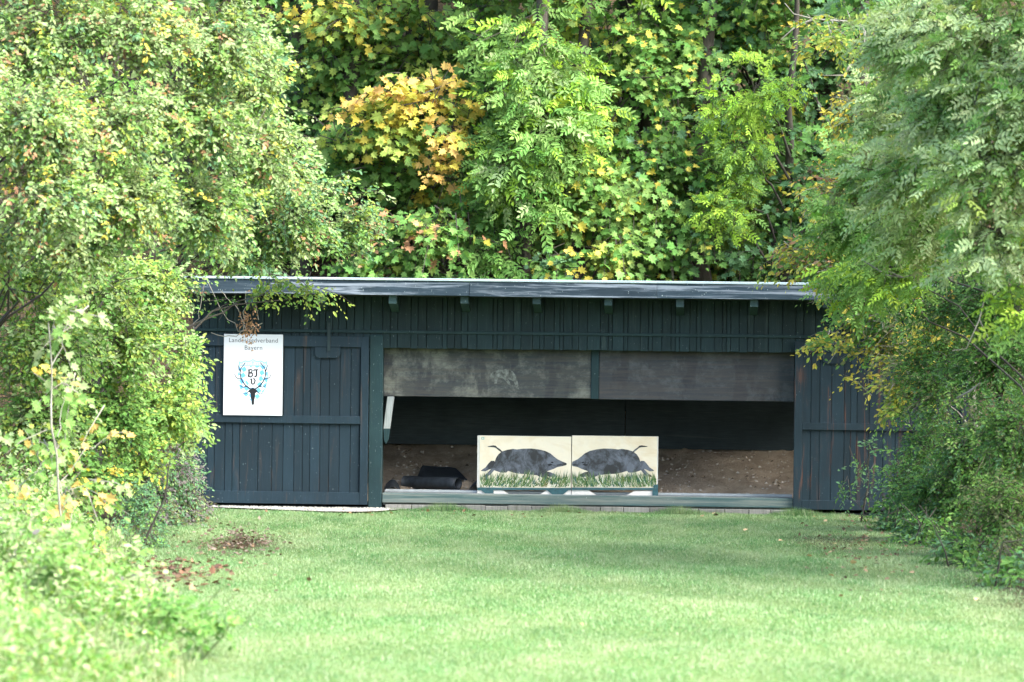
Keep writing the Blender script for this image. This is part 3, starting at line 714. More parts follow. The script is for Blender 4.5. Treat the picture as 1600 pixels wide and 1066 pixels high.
G_ = {  # leaf albedos
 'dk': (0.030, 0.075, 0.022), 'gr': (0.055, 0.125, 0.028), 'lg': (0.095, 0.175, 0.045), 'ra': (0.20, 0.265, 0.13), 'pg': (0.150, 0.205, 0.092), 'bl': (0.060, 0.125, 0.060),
 'ly': (0.165, 0.22, 0.045), 'ye': (0.58, 0.47, 0.085), 'or': (0.60, 0.38, 0.12), 'pk': (0.34, 0.20, 0.11), 'br': (0.16, 0.085, 0.045), 'lime': (0.165, 0.265, 0.035), 'dull': (0.10, 0.12, 0.055), 'gp': (0.105, 0.095, 0.098)}
G_ = {k: tuple(min(.6, c * (1.8 if k not in ('ye', 'or', 'pk', 'br') else 1.1)) for c in v) for k, v in G_.items()}
def pal(**kw):
    k = list(kw); wts = np.array([kw[i] for i in k], float); return np.array([G_[i] for i in k]), wts / wts.sum()

def crown(root, clumps, species, size, cover, palette, rng, outward=(0, -1, 0), single=0, twig_mat='bark', trunk_pts=None, droop=0.3, name='foliage', spray=None, stems=True, hollow=0.45, tip=None):
    """clumps: (px, py, Y, rx_px, ry_px[, palette]) -> sprays of leaves spread through ellipsoids of real size"""
    Ps, Ds, Ns, Ss, Cs = [], [], [], [], []; twigs = []
    out = np.array(outward, float)
    for c in clumps:
        px, py, Y, rx, ry = c[:5]; cp, cw = c[5] if len(c) > 5 and c[5] is not None else palette
        cv = cover * (c[6] if len(c) > 6 else 1.0)
        k = ppm(Y); ctr = at(px, py, Y); R = np.array([rx / k, max(0.25, 0.42 * (rx + ry) / k), ry / k])
        area = math.pi * R[0] * R[2]
        if species == 'maple': per, L, q = 9, size * 3.6, 0.45
        elif species == 'ash': per, L, q = 5, size * 4.0, 0.16 * 9
        else: per, L, q = 13, size * 5.0, 0.36
        if spray: L = spray
        ns = max(3, int(cv * area / (q * size * size) / per))
        d = nrm(rng.normal(0, 1, (ns, 3))); rad = rng.random(ns) ** hollow * rng.uniform(.75, 1.28, ns)
        B = ctr + d * rad[:, None] * R
        dirv = nrm(nrm(d * R) * 0.8 + out * 0.5 + rng.normal(0, 0.45, (ns, 3)) + [0, 0, -0.05]); 
        B = B - dirv * L * 0.5
        gp = np.sin(B[:, 0] * 3.7 + B[:, 2] * 2.1 + 1.3) * np.cos(B[:, 1] * 3.1 - B[:, 2] * 3.3) + .6 * np.sin(B[:, 0] * 6.1 - B[:, 2] * 5.7 + B[:, 1] * 4.3)
        kp = gp > rng.uniform(-1.1, -.15, ns)
        if kp.sum() < 3: kp[:] = True
        B, dirv = B[kp], dirv[kp]; ns = len(B)
        ci = rng.choice(len(cp), ns, p=cw)
        if stems:
            for i in range(0, ns, 1 if species != 'oval' else 2):
                e = B[i] + dirv[i] * L; e[2] -= droop * L * .6
                m_ = (B[i] + e) / 2 + [0, 0, droop * L * .25]
                twigs.append(tube_np([B[i] - dirv[i] * L * .35, m_, e], [size * .05 + .002, size * .03 + .0015, .001], 3))
        t = (np.arange(per) + 0.6) / per
        T = np.tile(t, (ns, 1)) + rng.normal(0, 0.05, (ns, per))
        side = nrm(np.cross(dirv, [0, 0, 1.0]) + 1e-6)
        sg_ = np.where(np.arange(per) % 2 == 0, 1, -1)[None, :] * np.ones((ns, 1))
        P = B[:, None] + dirv[:, None] * (L * T)[..., None]
        P[..., 2] -= droop * L * T ** 2
        P = P + side[:, None] * (sg_ * rng.uniform(0.1, 0.45, (ns, per)) * size * (1.2 if species == 'maple' else .3))[..., None] + rng.normal(0, size * .25, (ns, per, 3))
        D = dirv[:, None] * 0.75 + side[:, None] * (sg_ * 0.75)[..., None] + rng.normal(0, .35, (ns, per, 3)) + np.array([0, 0, -0.35 if species != 'ash' else -0.15])
        N = np.array([0, 0, 0.62]) + 0.75 * out + 0.35 * dirv[:, None] + rng.normal(0, 0.38, (ns, per, 3))
        s = size * rng.uniform(0.42, 1.18, (ns, per)) * np.where(T > .9, .75, 1.0)
        C = cp[ci][:, None, :] * rng.uniform(0.72, 1.3, (ns, per, 1)) * rng.normal(1, .05, (ns, per, 3))
        alt = rng.choice(len(cp), (ns, per), p=cw); sw = rng.random((ns, per)) < 0.22
        C = np.where(sw[..., None], cp[alt], C)
        if tip is not None:
            tc, tp = tip; msk = (T > .6) & (rng.random((ns, per)) < tp); C = np.where(msk[..., None], np.array(G_[tc]) * rng.uniform(.8, 1.2, (ns, per, 1)), C)
        P, D, N, s, C = P.reshape(-1, 3), D.reshape(-1, 3), N.reshape(-1, 3), s.ravel(), np.clip(C.reshape(-1, 3), 0.008, .7)
        if species == 'ash':                       # every entry is a frond: turn it into paired leaflets
            A_, D_, N_ = leaf_frames(D, N); nl = 9; FL = s * 3.0
            pp, dd, nn, ss, cc = [], [], [], [], []
            for j in range(nl):
                u = 0.25 + 0.75 * (j // 2 + (0 if j < nl - 1 else 0)) / 4.0; sd_ = 0 if j == nl - 1 else (1 if j % 2 else -1)
                q_ = P + D_ * (FL * u)[:, None]; q_[:, 2] -= 0.28 * FL * u * u
                pp.append(q_); dd.append(D_ * (.55 if sd_ else 1) + A_ * sd_ * .8 + [0, 0, -.25] + rng.normal(0, .12, D_.shape)); nn.append(N_ + rng.normal(0, .22, N_.shape))
                ss.append(s * (1.05 - .3 * abs(u - .55))); cc.append(C * rng.uniform(.85, 1.15, (len(C), 1)))
            P, D, N, s, C = map(np.concatenate, (pp, dd, nn, ss, cc))
        Ps.append(P); Ds.append(D); Ns.append(N); Ss.append(s); Cs.append(C)
    P, D, N, s, C = map(np.concatenate, (Ps, Ds, Ns, Ss, Cs))
    tm = {'maple': T_MAPLE, 'oval': T_OVAL, 'ash': T_NARROW}[species]
    if single:
        qx, qy = project(P); vis = (qx > 5) & (qx < 1595) & (qy > 5) & (qy < 1060)
        # nearest leaves of every little window of the view come first
        depth = P[:, 1] - 0.4 * s / size + rng.normal(0, .05, len(P))
        depth = np.where(vis, depth, 1e6)
        cell = (qx // 14).astype(int) * 1000 + (qy // 14).astype(int)
        order = np.argsort(depth); first = np.unique(cell[order], return_index=True)[1]
        cand = order[first]; cand = cand[depth[cand] < 1e5]; cand = cand[np.argsort(-s[cand])][:single]
        keep = np.ones(len(P), bool); keep[cand] = False
        A_, D_, N_ = leaf_frames(D[cand], N[cand])
        tv, tf = tm
        cpals = [C[cand[i]] for i in rng.choice(len(cand), min(14, len(cand)), replace=False)]
        meshes = []
        for cc in cpals:
            o = mesh_np('leaf', tv, tf, M['leaf'], col=np.tile(cc, (len(tv), 1))); meshes.append(o.data); bpy.data.objects.remove(o)
        cpa = np.array(cpals)
        inv = Matrix.Translation(-root.location)
        for j, i in enumerate(cand):
            b_ = int(np.argmin(((cpa - C[i]) ** 2).sum(-1)))
            o = bpy.data.objects.new('leaf', meshes[b_]); COL.objects.link(o); o.parent = root; o.matrix_parent_inverse = inv
            a_, d_, n_, k_ = A_[j], D_[j], N_[j], s[i]
            o.matrix_basis = Matrix(((a_[0] * k_, d_[0] * k_, n_[0] * k_, P[i][0]), (a_[1] * k_, d_[1] * k_, n_[1] * k_, P[i][1]), (a_[2] * k_, d_[2] * k_, n_[2] * k_, P[i][2]), (0, 0, 0, 1)))
        P, D, N, s, C = P[keep], D[keep], N[keep], s[keep], C[keep]
    V, Fq, CC = leaf_mesh(P, D, N, s, C, tm)
    o = mesh_np(name, V, Fq, M['leaf'], root, col=CC); o['kind'] = 'stuff'
    if twigs:
        V, Fq = join_np(twigs); o = mesh_np('twigs', V, Fq, M[twig_mat], root); o['kind'] = 'stuff'
    return len(P)

def trunk(root, pts, r0, r1, mat='bark', name='trunk', sides=9, amp=0.015, rng=RNG):
    P = []
    for a, b in zip(pts[:-1], pts[1:]):
        P.append(wobble(a, b, 6, amp, rng=rng)[:-1])
    P.append(np.array([pts[-1]])); P = np.concatenate(P)
    V, Fq = tube_np(P, np.linspace(r0, r1, len(P)), sides)
    return mesh_np(name, V, Fq, M[mat], root, smooth=True)
def limbs(root, tr_a, tr_b, clumps, r, mat='bark', rng=RNG):
    for c in clumps:
        tgt = at(c[0], c[1], c[2]); u = float(np.clip((tgt[2] - tr_a[2]) / max(.1, tr_b[2] - tr_a[2]) - .18, .12, .95))
        st = np.asarray(tr_a) * (1 - u) + np.asarray(tr_b) * u
        P = wobble(st, tgt, 7, .035, .06, rng)
        V, Fq = tube_np(P, np.linspace(r, r * .25, 7), 5); mesh_np('branch', V, Fq, M[mat], root, smooth=True)
def base_at(px, Y):
    x = float(at(px, 400, Y)[0]); return np.array([x, Y, float(ground_z(x, Y)) - .05])

# ------------------------------------------------------------------ forest on the hillside
def rg(i): return np.random.default_rng(100 + i)
mixg = pal(gr=5, dk=3, lg=3, ly=1)
forest = [
 # label, trunk px, Y, top z, species, size, cover, palette, clumps, singles, tip
 ('orange topped maple left of the pale ash', 560, 7.6, 11, 'maple', .155, 5.0, pal(gr=4, lg=3, ly=3, ye=2),
  [(650, 145, 5.9, 88, 36, pal(ye=4, ly=2, **{'or': 3.5}), .8), (560, 175, 6.1, 80, 28, pal(ly=4, ye=3, **{'or': 3}, lg=2), .7), (705, 205, 5.8, 60, 34, pal(ye=5, ly=3, lg=2, **{'or': 2}), .75), (610, 205, 6.3, 95, 34, pal(ly=4, ye=2, lg=4, gr=1), .8), (690, 255, 5.8, 50, 22, pal(ye=4, **{'or': 2}, lg=2), .8), (520, 215, 6.5, 60, 28, pal(ly=3, lg=4, gr=2), .8), (590, 260, 6.8, 90, 34, pal(lg=4, gr=4, ly=1)), (620, 235, 6.9, 80, 45, pal(ly=4, lg=3, gr=2)), (540, 240, 7.3, 60, 40), (700, 300, 7.2, 80, 60), (600, 310, 7.6, 90, 60, pal(gr=4, dk=3, bl=1)), (640, 80, 7.6, 90, 55, pal(gr=2, lg=4, ly=2))], 300, None),
 ('yellowing maple at the top left behind the shed', 470, 8.4, 12, 'maple', .15, 5.0, pal(gr=4, lg=3, ly=2),
  [(520, 18, 7.2, 85, 42, pal(ly=4, ye=2.6, lg=3, pk=.6)), (640, 25, 7.6, 90, 50, pal(lg=5, ly=3, ye=.8, gr=1)), (510, 95, 7.8, 80, 60, pal(lg=5, gr=2, ly=2)), (480, 190, 8.2, 70, 70, pal(gr=4, dk=2, bl=2)), (580, 80, 8.2, 80, 60, pal(gr=4, lg=4)), (710, 100, 7.9, 60, 60, pal(gr=4, lg=3, bl=1))], 260, None),
 ('low yellow green maple sapling just above the roof', 655, 5.6, 3.2, 'maple', .135, 5.0, pal(ly=2, lg=4, gr=3, pk=.6),
  [(660, 365, 5.3, 72, 42, pal(ly=2.5, lg=4, gr=2, pk=.7)), (600, 395, 5.5, 50, 40), (720, 380, 5.4, 45, 42, pal(ly=2, ye=.6, gr=4, lg=2)), (650, 425, 5.6, 95, 22, pal(dk=3, gr=3)), (560, 415, 5.7, 55, 35, pal(dk=3, gr=4))], 220, None),
 ('pale green ash hanging down in the middle of the wood', 818, 6.2, 11, 'ash', .105, 4.6, pal(lg=6, gr=2, lime=2, pg=1),
  [(805, 40, 5.8, 75, 60), (850, 110, 5.7, 85, 55), (800, 160, 5.6, 62, 55), (845, 210, 5.5, 85, 55), (800, 260, 5.4, 55, 45), (785, 120, 5.9, 35, 60), (830, 300, 5.6, 40, 45), (785, 250, 5.8, 35, 45), (900, 150, 5.9, 50, 60, pal(lime=2, lg=3)), (755, 330, 6.0, 36, 50, pal(lg=3, gr=3), .7), (775, 390, 5.7, 38, 45, pal(gr=3, lg=3))], 0, None),
 ('maple with lemon yellow leaves right of the pale ash', 905, 6.6, 9, 'maple', .13, 5.0, pal(ly=2, lg=5, gr=3, ye=.4),
  [(895, 255, 6.0, 60, 52, pal(ly=4, ye=1.2, lg=4)), (940, 290, 6.0, 65, 60, pal(ly=2, lg=5, gr=2)), (905, 330, 6.2, 60, 48), (990, 240, 6.5, 55, 50, pal(gr=4, lg=3)), (960, 60, 6.6, 60, 55, pal(lg=4, ly=2, gr=2)), (1010, 120, 6.6, 70, 60, pal(lg=4, ly=1, gr=4)), (880, 30, 6.9, 50, 45, pal(ye=1, ly=3, lg=3)), (960, 395, 5.8, 50, 42, pal(ly=3, lg=3, gr=2)), (880, 415, 5.6, 48, 26, pal(bl=3, gr=3, ye=1))], 300, ('ye', .06)),
 ('broad green maple with yellow flecks in the right of the wood', 1085, 7.0, 11, 'maple', .135, 5.0, pal(gr=4, lg=3, bl=2, ly=1),
  [(1050, 60, 7.0, 80, 60, pal(lg=4, gr=3, ly=1)), (1130, 40, 7.4, 80, 60, pal(bl=3, gr=4, dk=1)), (1060, 180, 6.8, 60, 60), (1020, 250, 6.6, 70, 50), (1090, 270, 6.6, 60, 45), (1010, 320, 6.4, 80, 45, pal(lg=4, gr=3, ly=2)), (1100, 345, 6.4, 70, 45), (1045, 380, 6.3, 65, 40, pal(gr=4, dk=2, ly=1)), (1180, 400, 6.6, 55, 40, pal(bl=3, dk=3))], 300, ('ye', .05)),
 ('blue green maple beside the dark trunk at the right', 1325, 7.6, 11, 'maple', .13, 5.0, pal(bl=4, gr=4, dk=2, ly=1),
  [(1210, 50, 7.4, 70, 60, pal(gr=4, ly=2, lg=2)), (1230, 120, 7.6, 55, 60), (1210, 230, 7.0, 70, 60, pal(gr=3, bl=3, ye=1)), (1250, 300, 6.8, 60, 60), (1170, 250, 7.4, 60, 60), (1290, 380, 6.6, 60, 50, pal(bl=3, dk=3)), (1330, 240, 7.5, 60, 80, pal(dk=3, bl=3)), (1320, 120, 8, 50, 80, pal(dk=3, bl=2)), (1230, 360, 6.8, 50, 45)], 260, ('ye', .05)),
 ('lime green ash sapling bright among the maples', 1225, 6.9, 5.5, 'ash', .066, 3.6, pal(lime=5, lg=2),
  [(1180, 130, 6.0, 62, 52), (1140, 165, 6.1, 50, 40), (1160, 225, 6.2, 55, 40, pal(lime=3, lg=4)), (1120, 330, 6.1, 60, 38), (1150, 290, 6.3, 40, 30, pal(lime=3, lg=4))], 0, None),
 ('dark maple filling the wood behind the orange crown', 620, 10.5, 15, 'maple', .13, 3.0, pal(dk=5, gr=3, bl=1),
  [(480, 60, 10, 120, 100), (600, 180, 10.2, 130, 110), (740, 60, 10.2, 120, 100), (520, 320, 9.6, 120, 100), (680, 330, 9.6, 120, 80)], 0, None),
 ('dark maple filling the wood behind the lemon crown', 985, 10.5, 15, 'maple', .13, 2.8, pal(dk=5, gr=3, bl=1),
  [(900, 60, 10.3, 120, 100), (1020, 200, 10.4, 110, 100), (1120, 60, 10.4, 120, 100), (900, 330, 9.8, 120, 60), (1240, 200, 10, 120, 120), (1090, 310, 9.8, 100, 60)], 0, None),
]
def filler(x0, x1, y0, y1, Y, seed, step=72, keep=.8):
    r = rg(seed); cl = []
    for px in np.arange(x0, x1, step):
        for py in np.arange(y0, y1, step * .8):
            if r.random() < keep:
                cl.append((px + r.uniform(-30, 30), py + r.uniform(-28, 28), Y + r.uniform(-.5, .5), r.uniform(34, 66), r.uniform(24, 48), [pal(gr=3, lg=5, ly=1), pal(gr=5, dk=1, lg=2, bl=1), pal(lg=4, ly=2, gr=2), pal(gr=3, bl=3, lg=1), pal(lg=4, ly=2, gr=1)][r.choice(5, p=[.34, .18, .24, .16, .08])]))
    return cl
forest += [
 ('dark maple standing behind the pale hornbeam at the left', 150, 4.0, 10, 'maple', .16, 3.4, pal(gr=4, dk=3, lg=1), filler(-120, 440, -40, 470, 3.0, 74, 100), 0, None),
 ('dark maple standing behind the feathery ash at the right', 1640, 5.0, 10, 'maple', .16, 3.4, pal(gr=4, dk=3, lg=1), filler(1340, 1720, -60, 470, 5.0, 75, 100), 0, None),
 ('mid green maple closing the wood between the left trunk and the pale ash', 690, 8.6, 11, 'maple', .145, 3.6, pal(gr=4, lg=3), filler(440, 780, -40, 420, 8.5, 71), 260, ('ly', .10)),
 ('mid green maple closing the wood behind the lemon crown', 1000, 8.4, 11, 'maple', .14, 3.6, pal(gr=4, lg=3), filler(780, 1060, -40, 430, 8.2, 72), 260, ('ly', .06)),
 ('mid green maple closing the wood behind the lime sapling', 1200, 8.8, 11, 'maple', .135, 3.6, pal(gr=4, lg=3), filler(1040, 1420, -40, 430, 8.3, 73), 260, ('ye', .04)),
]
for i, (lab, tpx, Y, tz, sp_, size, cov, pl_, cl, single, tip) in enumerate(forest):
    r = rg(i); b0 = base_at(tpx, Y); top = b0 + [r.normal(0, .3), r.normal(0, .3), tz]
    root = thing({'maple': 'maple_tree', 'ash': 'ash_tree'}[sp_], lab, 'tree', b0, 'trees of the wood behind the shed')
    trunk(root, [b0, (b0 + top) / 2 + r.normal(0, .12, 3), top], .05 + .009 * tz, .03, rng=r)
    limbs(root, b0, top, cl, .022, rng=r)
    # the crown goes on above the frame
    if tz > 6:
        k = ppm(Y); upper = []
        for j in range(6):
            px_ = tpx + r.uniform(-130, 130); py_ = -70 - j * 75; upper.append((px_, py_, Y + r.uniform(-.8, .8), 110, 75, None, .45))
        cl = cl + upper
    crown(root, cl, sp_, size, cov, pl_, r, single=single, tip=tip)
# dark bare trunks further up the slope
for i, (px, Y, rr, lean, lab) in enumerate([(588, 9.2, .17, .2, 'dark bare trunk between the two left maples'), (1292, 8.2, .21, -.1, 'thick dark trunk at the right edge of the wood'), (960, 11.5, .12, .3, 'slim dark trunk up the slope behind the lemon maple'), (735, 11.5, .14, -.2, 'slim dark trunk behind the pale ash'), (1075, 12, .15, .15, 'far dark trunk behind the green flecked maple'), (455, 9.0, .16, 0, 'dark trunk half hidden by the big left bush')]):
    b0 = base_at(px, Y); r = rg(30 + i); top = b0 + [lean, .2, 14]
    root = thing('forest_tree', lab, 'tree', b0, 'dark trunks in the wood')
    trunk(root, [b0, b0 * .5 + top * .5 + r.normal(0, .1, 3), top], rr, rr * .5, rng=r, sides=11)
    cl = [(px + r.uniform(-120, 120), -120 - 110 * j, Y + r.uniform(-1, 1), 160, 110) for j in range(7)]
    crown(root, cl, 'maple', .16, 1.1, pal(dk=3, gr=3), r)
# trees higher on the hill close the wood above the frame
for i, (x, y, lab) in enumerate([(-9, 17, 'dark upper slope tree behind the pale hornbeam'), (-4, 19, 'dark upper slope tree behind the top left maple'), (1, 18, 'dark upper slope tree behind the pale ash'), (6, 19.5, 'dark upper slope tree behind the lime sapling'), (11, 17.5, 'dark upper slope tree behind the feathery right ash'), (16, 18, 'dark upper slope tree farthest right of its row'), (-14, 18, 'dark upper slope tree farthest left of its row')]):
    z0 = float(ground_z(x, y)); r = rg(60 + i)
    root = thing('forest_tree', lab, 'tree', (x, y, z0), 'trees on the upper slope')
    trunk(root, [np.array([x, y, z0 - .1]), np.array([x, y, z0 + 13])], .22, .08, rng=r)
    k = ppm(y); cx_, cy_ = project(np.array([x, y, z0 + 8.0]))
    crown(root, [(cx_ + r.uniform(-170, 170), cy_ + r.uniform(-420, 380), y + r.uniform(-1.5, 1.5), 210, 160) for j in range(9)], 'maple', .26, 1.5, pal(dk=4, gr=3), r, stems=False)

# rocks on the slope above the roof
for px, py, Y, s_, lab in [(1005, 415, 5.9, .10, 'pale rock in the dark gap above the roof, left of the bigger one'), (1030, 402, 6.1, .13, 'biggest pale rock in the dark gap above the roof'), (948, 398, 6.2, .09, 'rock behind the lower leaves of the lemon maple'), (545, 232, 8.4, .16, 'grey rock on the slope under the orange maple'), (1080, 425, 5.9, .08, 'small rock just above the roof edge, right of the others')]:
    p = at(px, py, Y); gz = float(ground_z(p[0], Y)); bm = bmesh.new(); bmesh.ops.create_icosphere(bm, subdivisions=2, radius=s_)
    for v in bm.verts: v.co *= random.uniform(.75, 1.1); v.co.z *= .7
    me = bpy.data.meshes.new('rock'); bm.to_mesh(me); bm.free(); me.materials.append(M['rock'])
    o = bpy.data.objects.new('rock', me); o.location = (p[0], Y, gz + s_ * .2); COL.objects.link(o)
    tag(o, lab, 'rock', 'rocks on the slope')

# ------------------------------------------------------------------ left side
lp = pal(lg=4, pg=8, bl=1, ly=1.5, ye=.4, pk=.6)
def simple_tree(name, lab, cat, tpx, Y, tz, sp_, size, cov, pl_, cl, seed, out=(0, -1, 0), mat='bark', r0=.07, group=None, tip=None, limb=.016, droop=.3, single=0, base=None):
    r = rg(seed); b0 = base_at(tpx, Y) if base is None else np.asarray(base); top = b0 + [r.normal(0, .2), r.normal(0, .2), tz]
    root = thing(name, lab, cat, b0, group)
    trunk(root, [b0, (b0 + top) / 2 + r.normal(0, .1, 3), top], r0, r0 * .4, mat, rng=r)
    limbs(root, b0, top, cl, limb, mat, rng=r)
    crown(root, cl, sp_, size, cov, pl_, r, out, tip=tip, droop=droop, single=single, twig_mat=mat)
    return root
OL = (0.45, -0.8, 0.0); OR = (-0.5, -0.75, 0.0)
simple_tree('hornbeam_tree', 'tall pale green hornbeam filling the upper left corner', 'tree', -40, -8.5, 8.5, 'oval', .062, 8.8, lp,
  [(70, 60, -11, 110, 75), (210, 50, -11, 110, 75), (330, 60, -10, 100, 75), (410, 120, -9, 70, 75), (60, 190, -12, 90, 75), (180, 180, -11.5, 95, 70), (310, 190, -10, 100, 75), (410, 230, -8.5, 65, 65), (80, 310, -12, 95, 70), (200, 310, -11, 95, 70), (320, 320, -9.5, 90, 65), (20, 390, -11, 80, 50), (110, 390, -11, 80, 45), (-60, 150, -12, 80, 150), (100, -80, -11, 150, 80, None, .6), (320, -80, -10, 150, 80, None, .6)], 201, OL, r0=.10, group='trees left of the lawn')
simple_tree('hazel_tree', 'grey green dogwood spreading over the left end of the roof', 'tree', 250, -3.8, 3.6, 'oval', .066, 7.6, pal(lg=3, pg=4, bl=2, ly=1, pk=.3),
  [(430, 330, -3.6, 95, 60), (520, 310, -3.2, 70, 45), (500, 365, -3.0, 80, 32), (390, 392, -3.4, 80, 26), (560, 345, -2.8, 40, 30), (440, 260, -4.2, 60, 50), (318, 370, -4, 70, 40), (490, 458, -2.4, 42, 13, pal(ly=3, lg=3), .45), (425, 452, -2.6, 55, 18, pal(ly=3, lg=3), .4), (355, 475, -2.6, 32, 22, pal(lg=2, dk=2, gr=2), .5), (285, 450, -2.9, 30, 24)], 202, OL, r0=.06, group='trees left of the lawn')
simple_tree('yellow_green_bush', 'yellow green leafy bush left of the white sign', 'bush', 130, -6.5, 3.2, 'oval', .068, 8.6, pal(ly=2.5, lg=5, pg=3, gr=2),
  [(232, 440, -6, 74, 58, pal(ly=3, lg=4, pg=3)), (150, 440, -7, 90, 65), (50, 430, -8, 80, 60), (265, 540, -6, 48, 60), (190, 540, -6.8, 75, 65), (70, 540, -8, 90, 70), (250, 635, -6, 62, 55, pal(lg=5, ly=3)), (170, 650, -6.8, 80, 60, pal(gr=3, lg=3, ly=1)), (60, 660, -8, 80, 65), (230, 720, -6.2, 50, 45, pal(lg=3, ly=2, ye=.4)), (130, 750, -7.2, 80, 50, pal(gr=3, lg=3, ye=.4)), (285, 600, -5.6, 26, 34), (292, 560, -5.0, 28, 45), (298, 655, -5.0, 26, 42), (245, 480, -5.2, 44, 46)], 203, OL, r0=.05, group='bushes left of the lawn')
simple_tree('grey_green_bush', 'thin grey green bush at the left foot of the shed', 'bush', 270, -3.8, 1.6, 'oval', .048, 6.5, pal(bl=4, pg=1.5, dull=2, gp=4),
  [(275, 770, -3.6, 50, 50), (265, 720, -4.2, 40, 60, pal(bl=4, gp=3, pg=1)), (290, 840, -4.4, 36, 34, pal(gp=3, bl=3, dull=2)), (300, 790, -3.3, 30, 40, pal(dull=2, gp=5, bl=1)), (290, 730, -3.5, 24, 34, pal(gp=3, bl=3)), (255, 880, -5.2, 40, 24, pal(gp=3, bl=2, dull=2)), (250, 820, -4.4, 45, 40), (240, 700, -4.0, 34, 40), (270, 840, -4.6, 40, 28), (215, 690, -4.6, 50, 60), (225, 770, -4.8, 50, 50)], 204, OL, r0=.02, group='bushes left of the lawn', limb=.006)
simple_tree('blue_green_bush', 'small blue green bush above the brown fallen leaves', 'bush', 222, -8.6, 1.0, 'oval', .042, 4.5, pal(bl=5, lg=2),
  [(228, 832, -8.6, 40, 50), (200, 850, -9, 34, 45), (246, 866, -8.8, 26, 30), (222, 790, -8.2, 40, 40)], 205, OL, r0=.014, group='bushes left of the lawn', limb=.006)
simple_tree('maple_sapling', 'slender young maple with orange leaves in the left bushes', 'sapling', 112, -13.5, 2.3, 'maple', .098, 1.5, pal(lg=5, ly=1.5, ye=.7, pg=4, **{'or': .8}),
  [(115, 500, -13.5, 45, 55, pal(lg=3, ly=2, pg=2)), (105, 610, -13.4, 45, 45, pal(pg=3, ye=1, lg=2)), (80, 700, -13.4, 80, 40), (120, 770, -13.2, 70, 40, pal(ye=1, lg=4, pg=2, **{'or': 1})), (170, 680, -13.2, 40, 22, pal(ye=1, **{'or': 1.5}, lg=2)), (40, 790, -13.6, 50, 50), (140, 850, -13, 45, 50, pal(ye=1.5, ly=2, lg=3, **{'or': 1}))], 206, OL, mat='palebark', r0=.013, limb=.006, single=200, group='bushes left of the lawn')

# hanging withered cluster and vine loops before the sign
r = rg(80)
vt = thing('vine', 'withered brown vine hanging down over the top of the sign', 'vine', at(388, 470, -2.4))
loops = []
for a, b, sag in (((320, 430), (410, 505), -.35), ((410, 505), (330, 520), -.12), ((345, 455), (384, 515), .1), ((392, 455), (404, 500), .05), ((385, 455), (380, 520), 0), ((300, 520), (320, 440), -.1)):
    loops.append(tube_np(wobble(at(*a, -2.4), at(*b, -2.4), 9, .03, sag, r), .005, 4))
V, Fq = join_np(loops); mesh_np('stem', V, Fq, M['palebark'], vt)
n = 170; P = at(388, 508, -2.4) + r.normal(0, 1, (n, 3)) * [.055, .05, .12]
V, Fq, CC = leaf_mesh(P, r.normal(0, 1, (n, 3)) + [0, 0, -1], r.normal(0, 1, (n, 3)), r.uniform(.025, .05, n), np.array(G_['pk']) * r.uniform(.6, 1.3, (n, 1)), T_OVAL)
o = mesh_np('withered_leaves', V, Fq, M['litter'], vt, col=CC); o['kind'] = 'stuff'

# weeds over the lower left bank
n = 80000
wy = -9 - 18 * RNG.random(n); wx = lawn_left(wy) - RNG.gamma(1.6, .75, n) - .05 - .45 * np.clip((wy + 17) / 6, 0, 1)
hmax = np.clip(.06 + .22 * (lawn_left(wy) + .1 - wx), .03, .5) * (1.15 + .85 * lumps(wx, wy * .6, 1.9, .2).clip(-1, 1)) * RNG.uniform(.5, 1.3, n)
gzw = ground_z(wx, wy); P = np.stack([wx, wy, gzw + hmax * RNG.random(n) ** .6], -1)
qx, qy = project(P); k = (qx > -60) & (qx < 420) & (qy < 1110) & (qy > 600); P = P[k]; n = len(P)
D = RNG.normal(0, .6, (n, 3)) + [.35, -.5, .1]; N = RNG.normal(0, .45, (n, 3)) + [.2, -.5, .8]
wc = np.array([G_['lg'], G_['pg'], G_['gr'], (0.25, 0.33, 0.18), G_['ly'], (0.34, 0.33, 0.22)])[RNG.choice(6, n, p=[.26, .3, .26, .12, .02, .04])] * RNG.uniform(.8, 1.25, (n, 1))
V, Fq, CC = leaf_mesh(P, D, N, RNG.uniform(.02, .07, n), wc, T_OVAL)
nb = 13000; wy2 = -9 - 18 * RNG.random(nb); wx2 = lawn_left(wy2) - RNG.gamma(1.5, .7, nb) + .1 - .45 * np.clip((wy2 + 17) / 6, 0, 1)
hb = RNG.uniform(.06, .34, nb) * np.clip(.4 + .6 * (lawn_left(wy2) + .4 - wx2), .25, 1.4)
tag(mesh_np('weeds', V, Fq, M['leaf'], col=CC), 'pale leafy weeds covering the bank at the lower left', 'weeds', kind='stuff')
o = blades('long_grass', wx2, wy2, hb, RNG.uniform(.006, .013, nb), np.array([(0.27, 0.34, 0.18), (0.20, 0.29, 0.12), (0.38, 0.37, 0.25)])[RNG.choice(3, nb, p=[.45, .4, .15])], M['leaf'], .5)
tag(o, 'long pale grass growing through the weeds at the lower left', 'grass', kind='stuff')

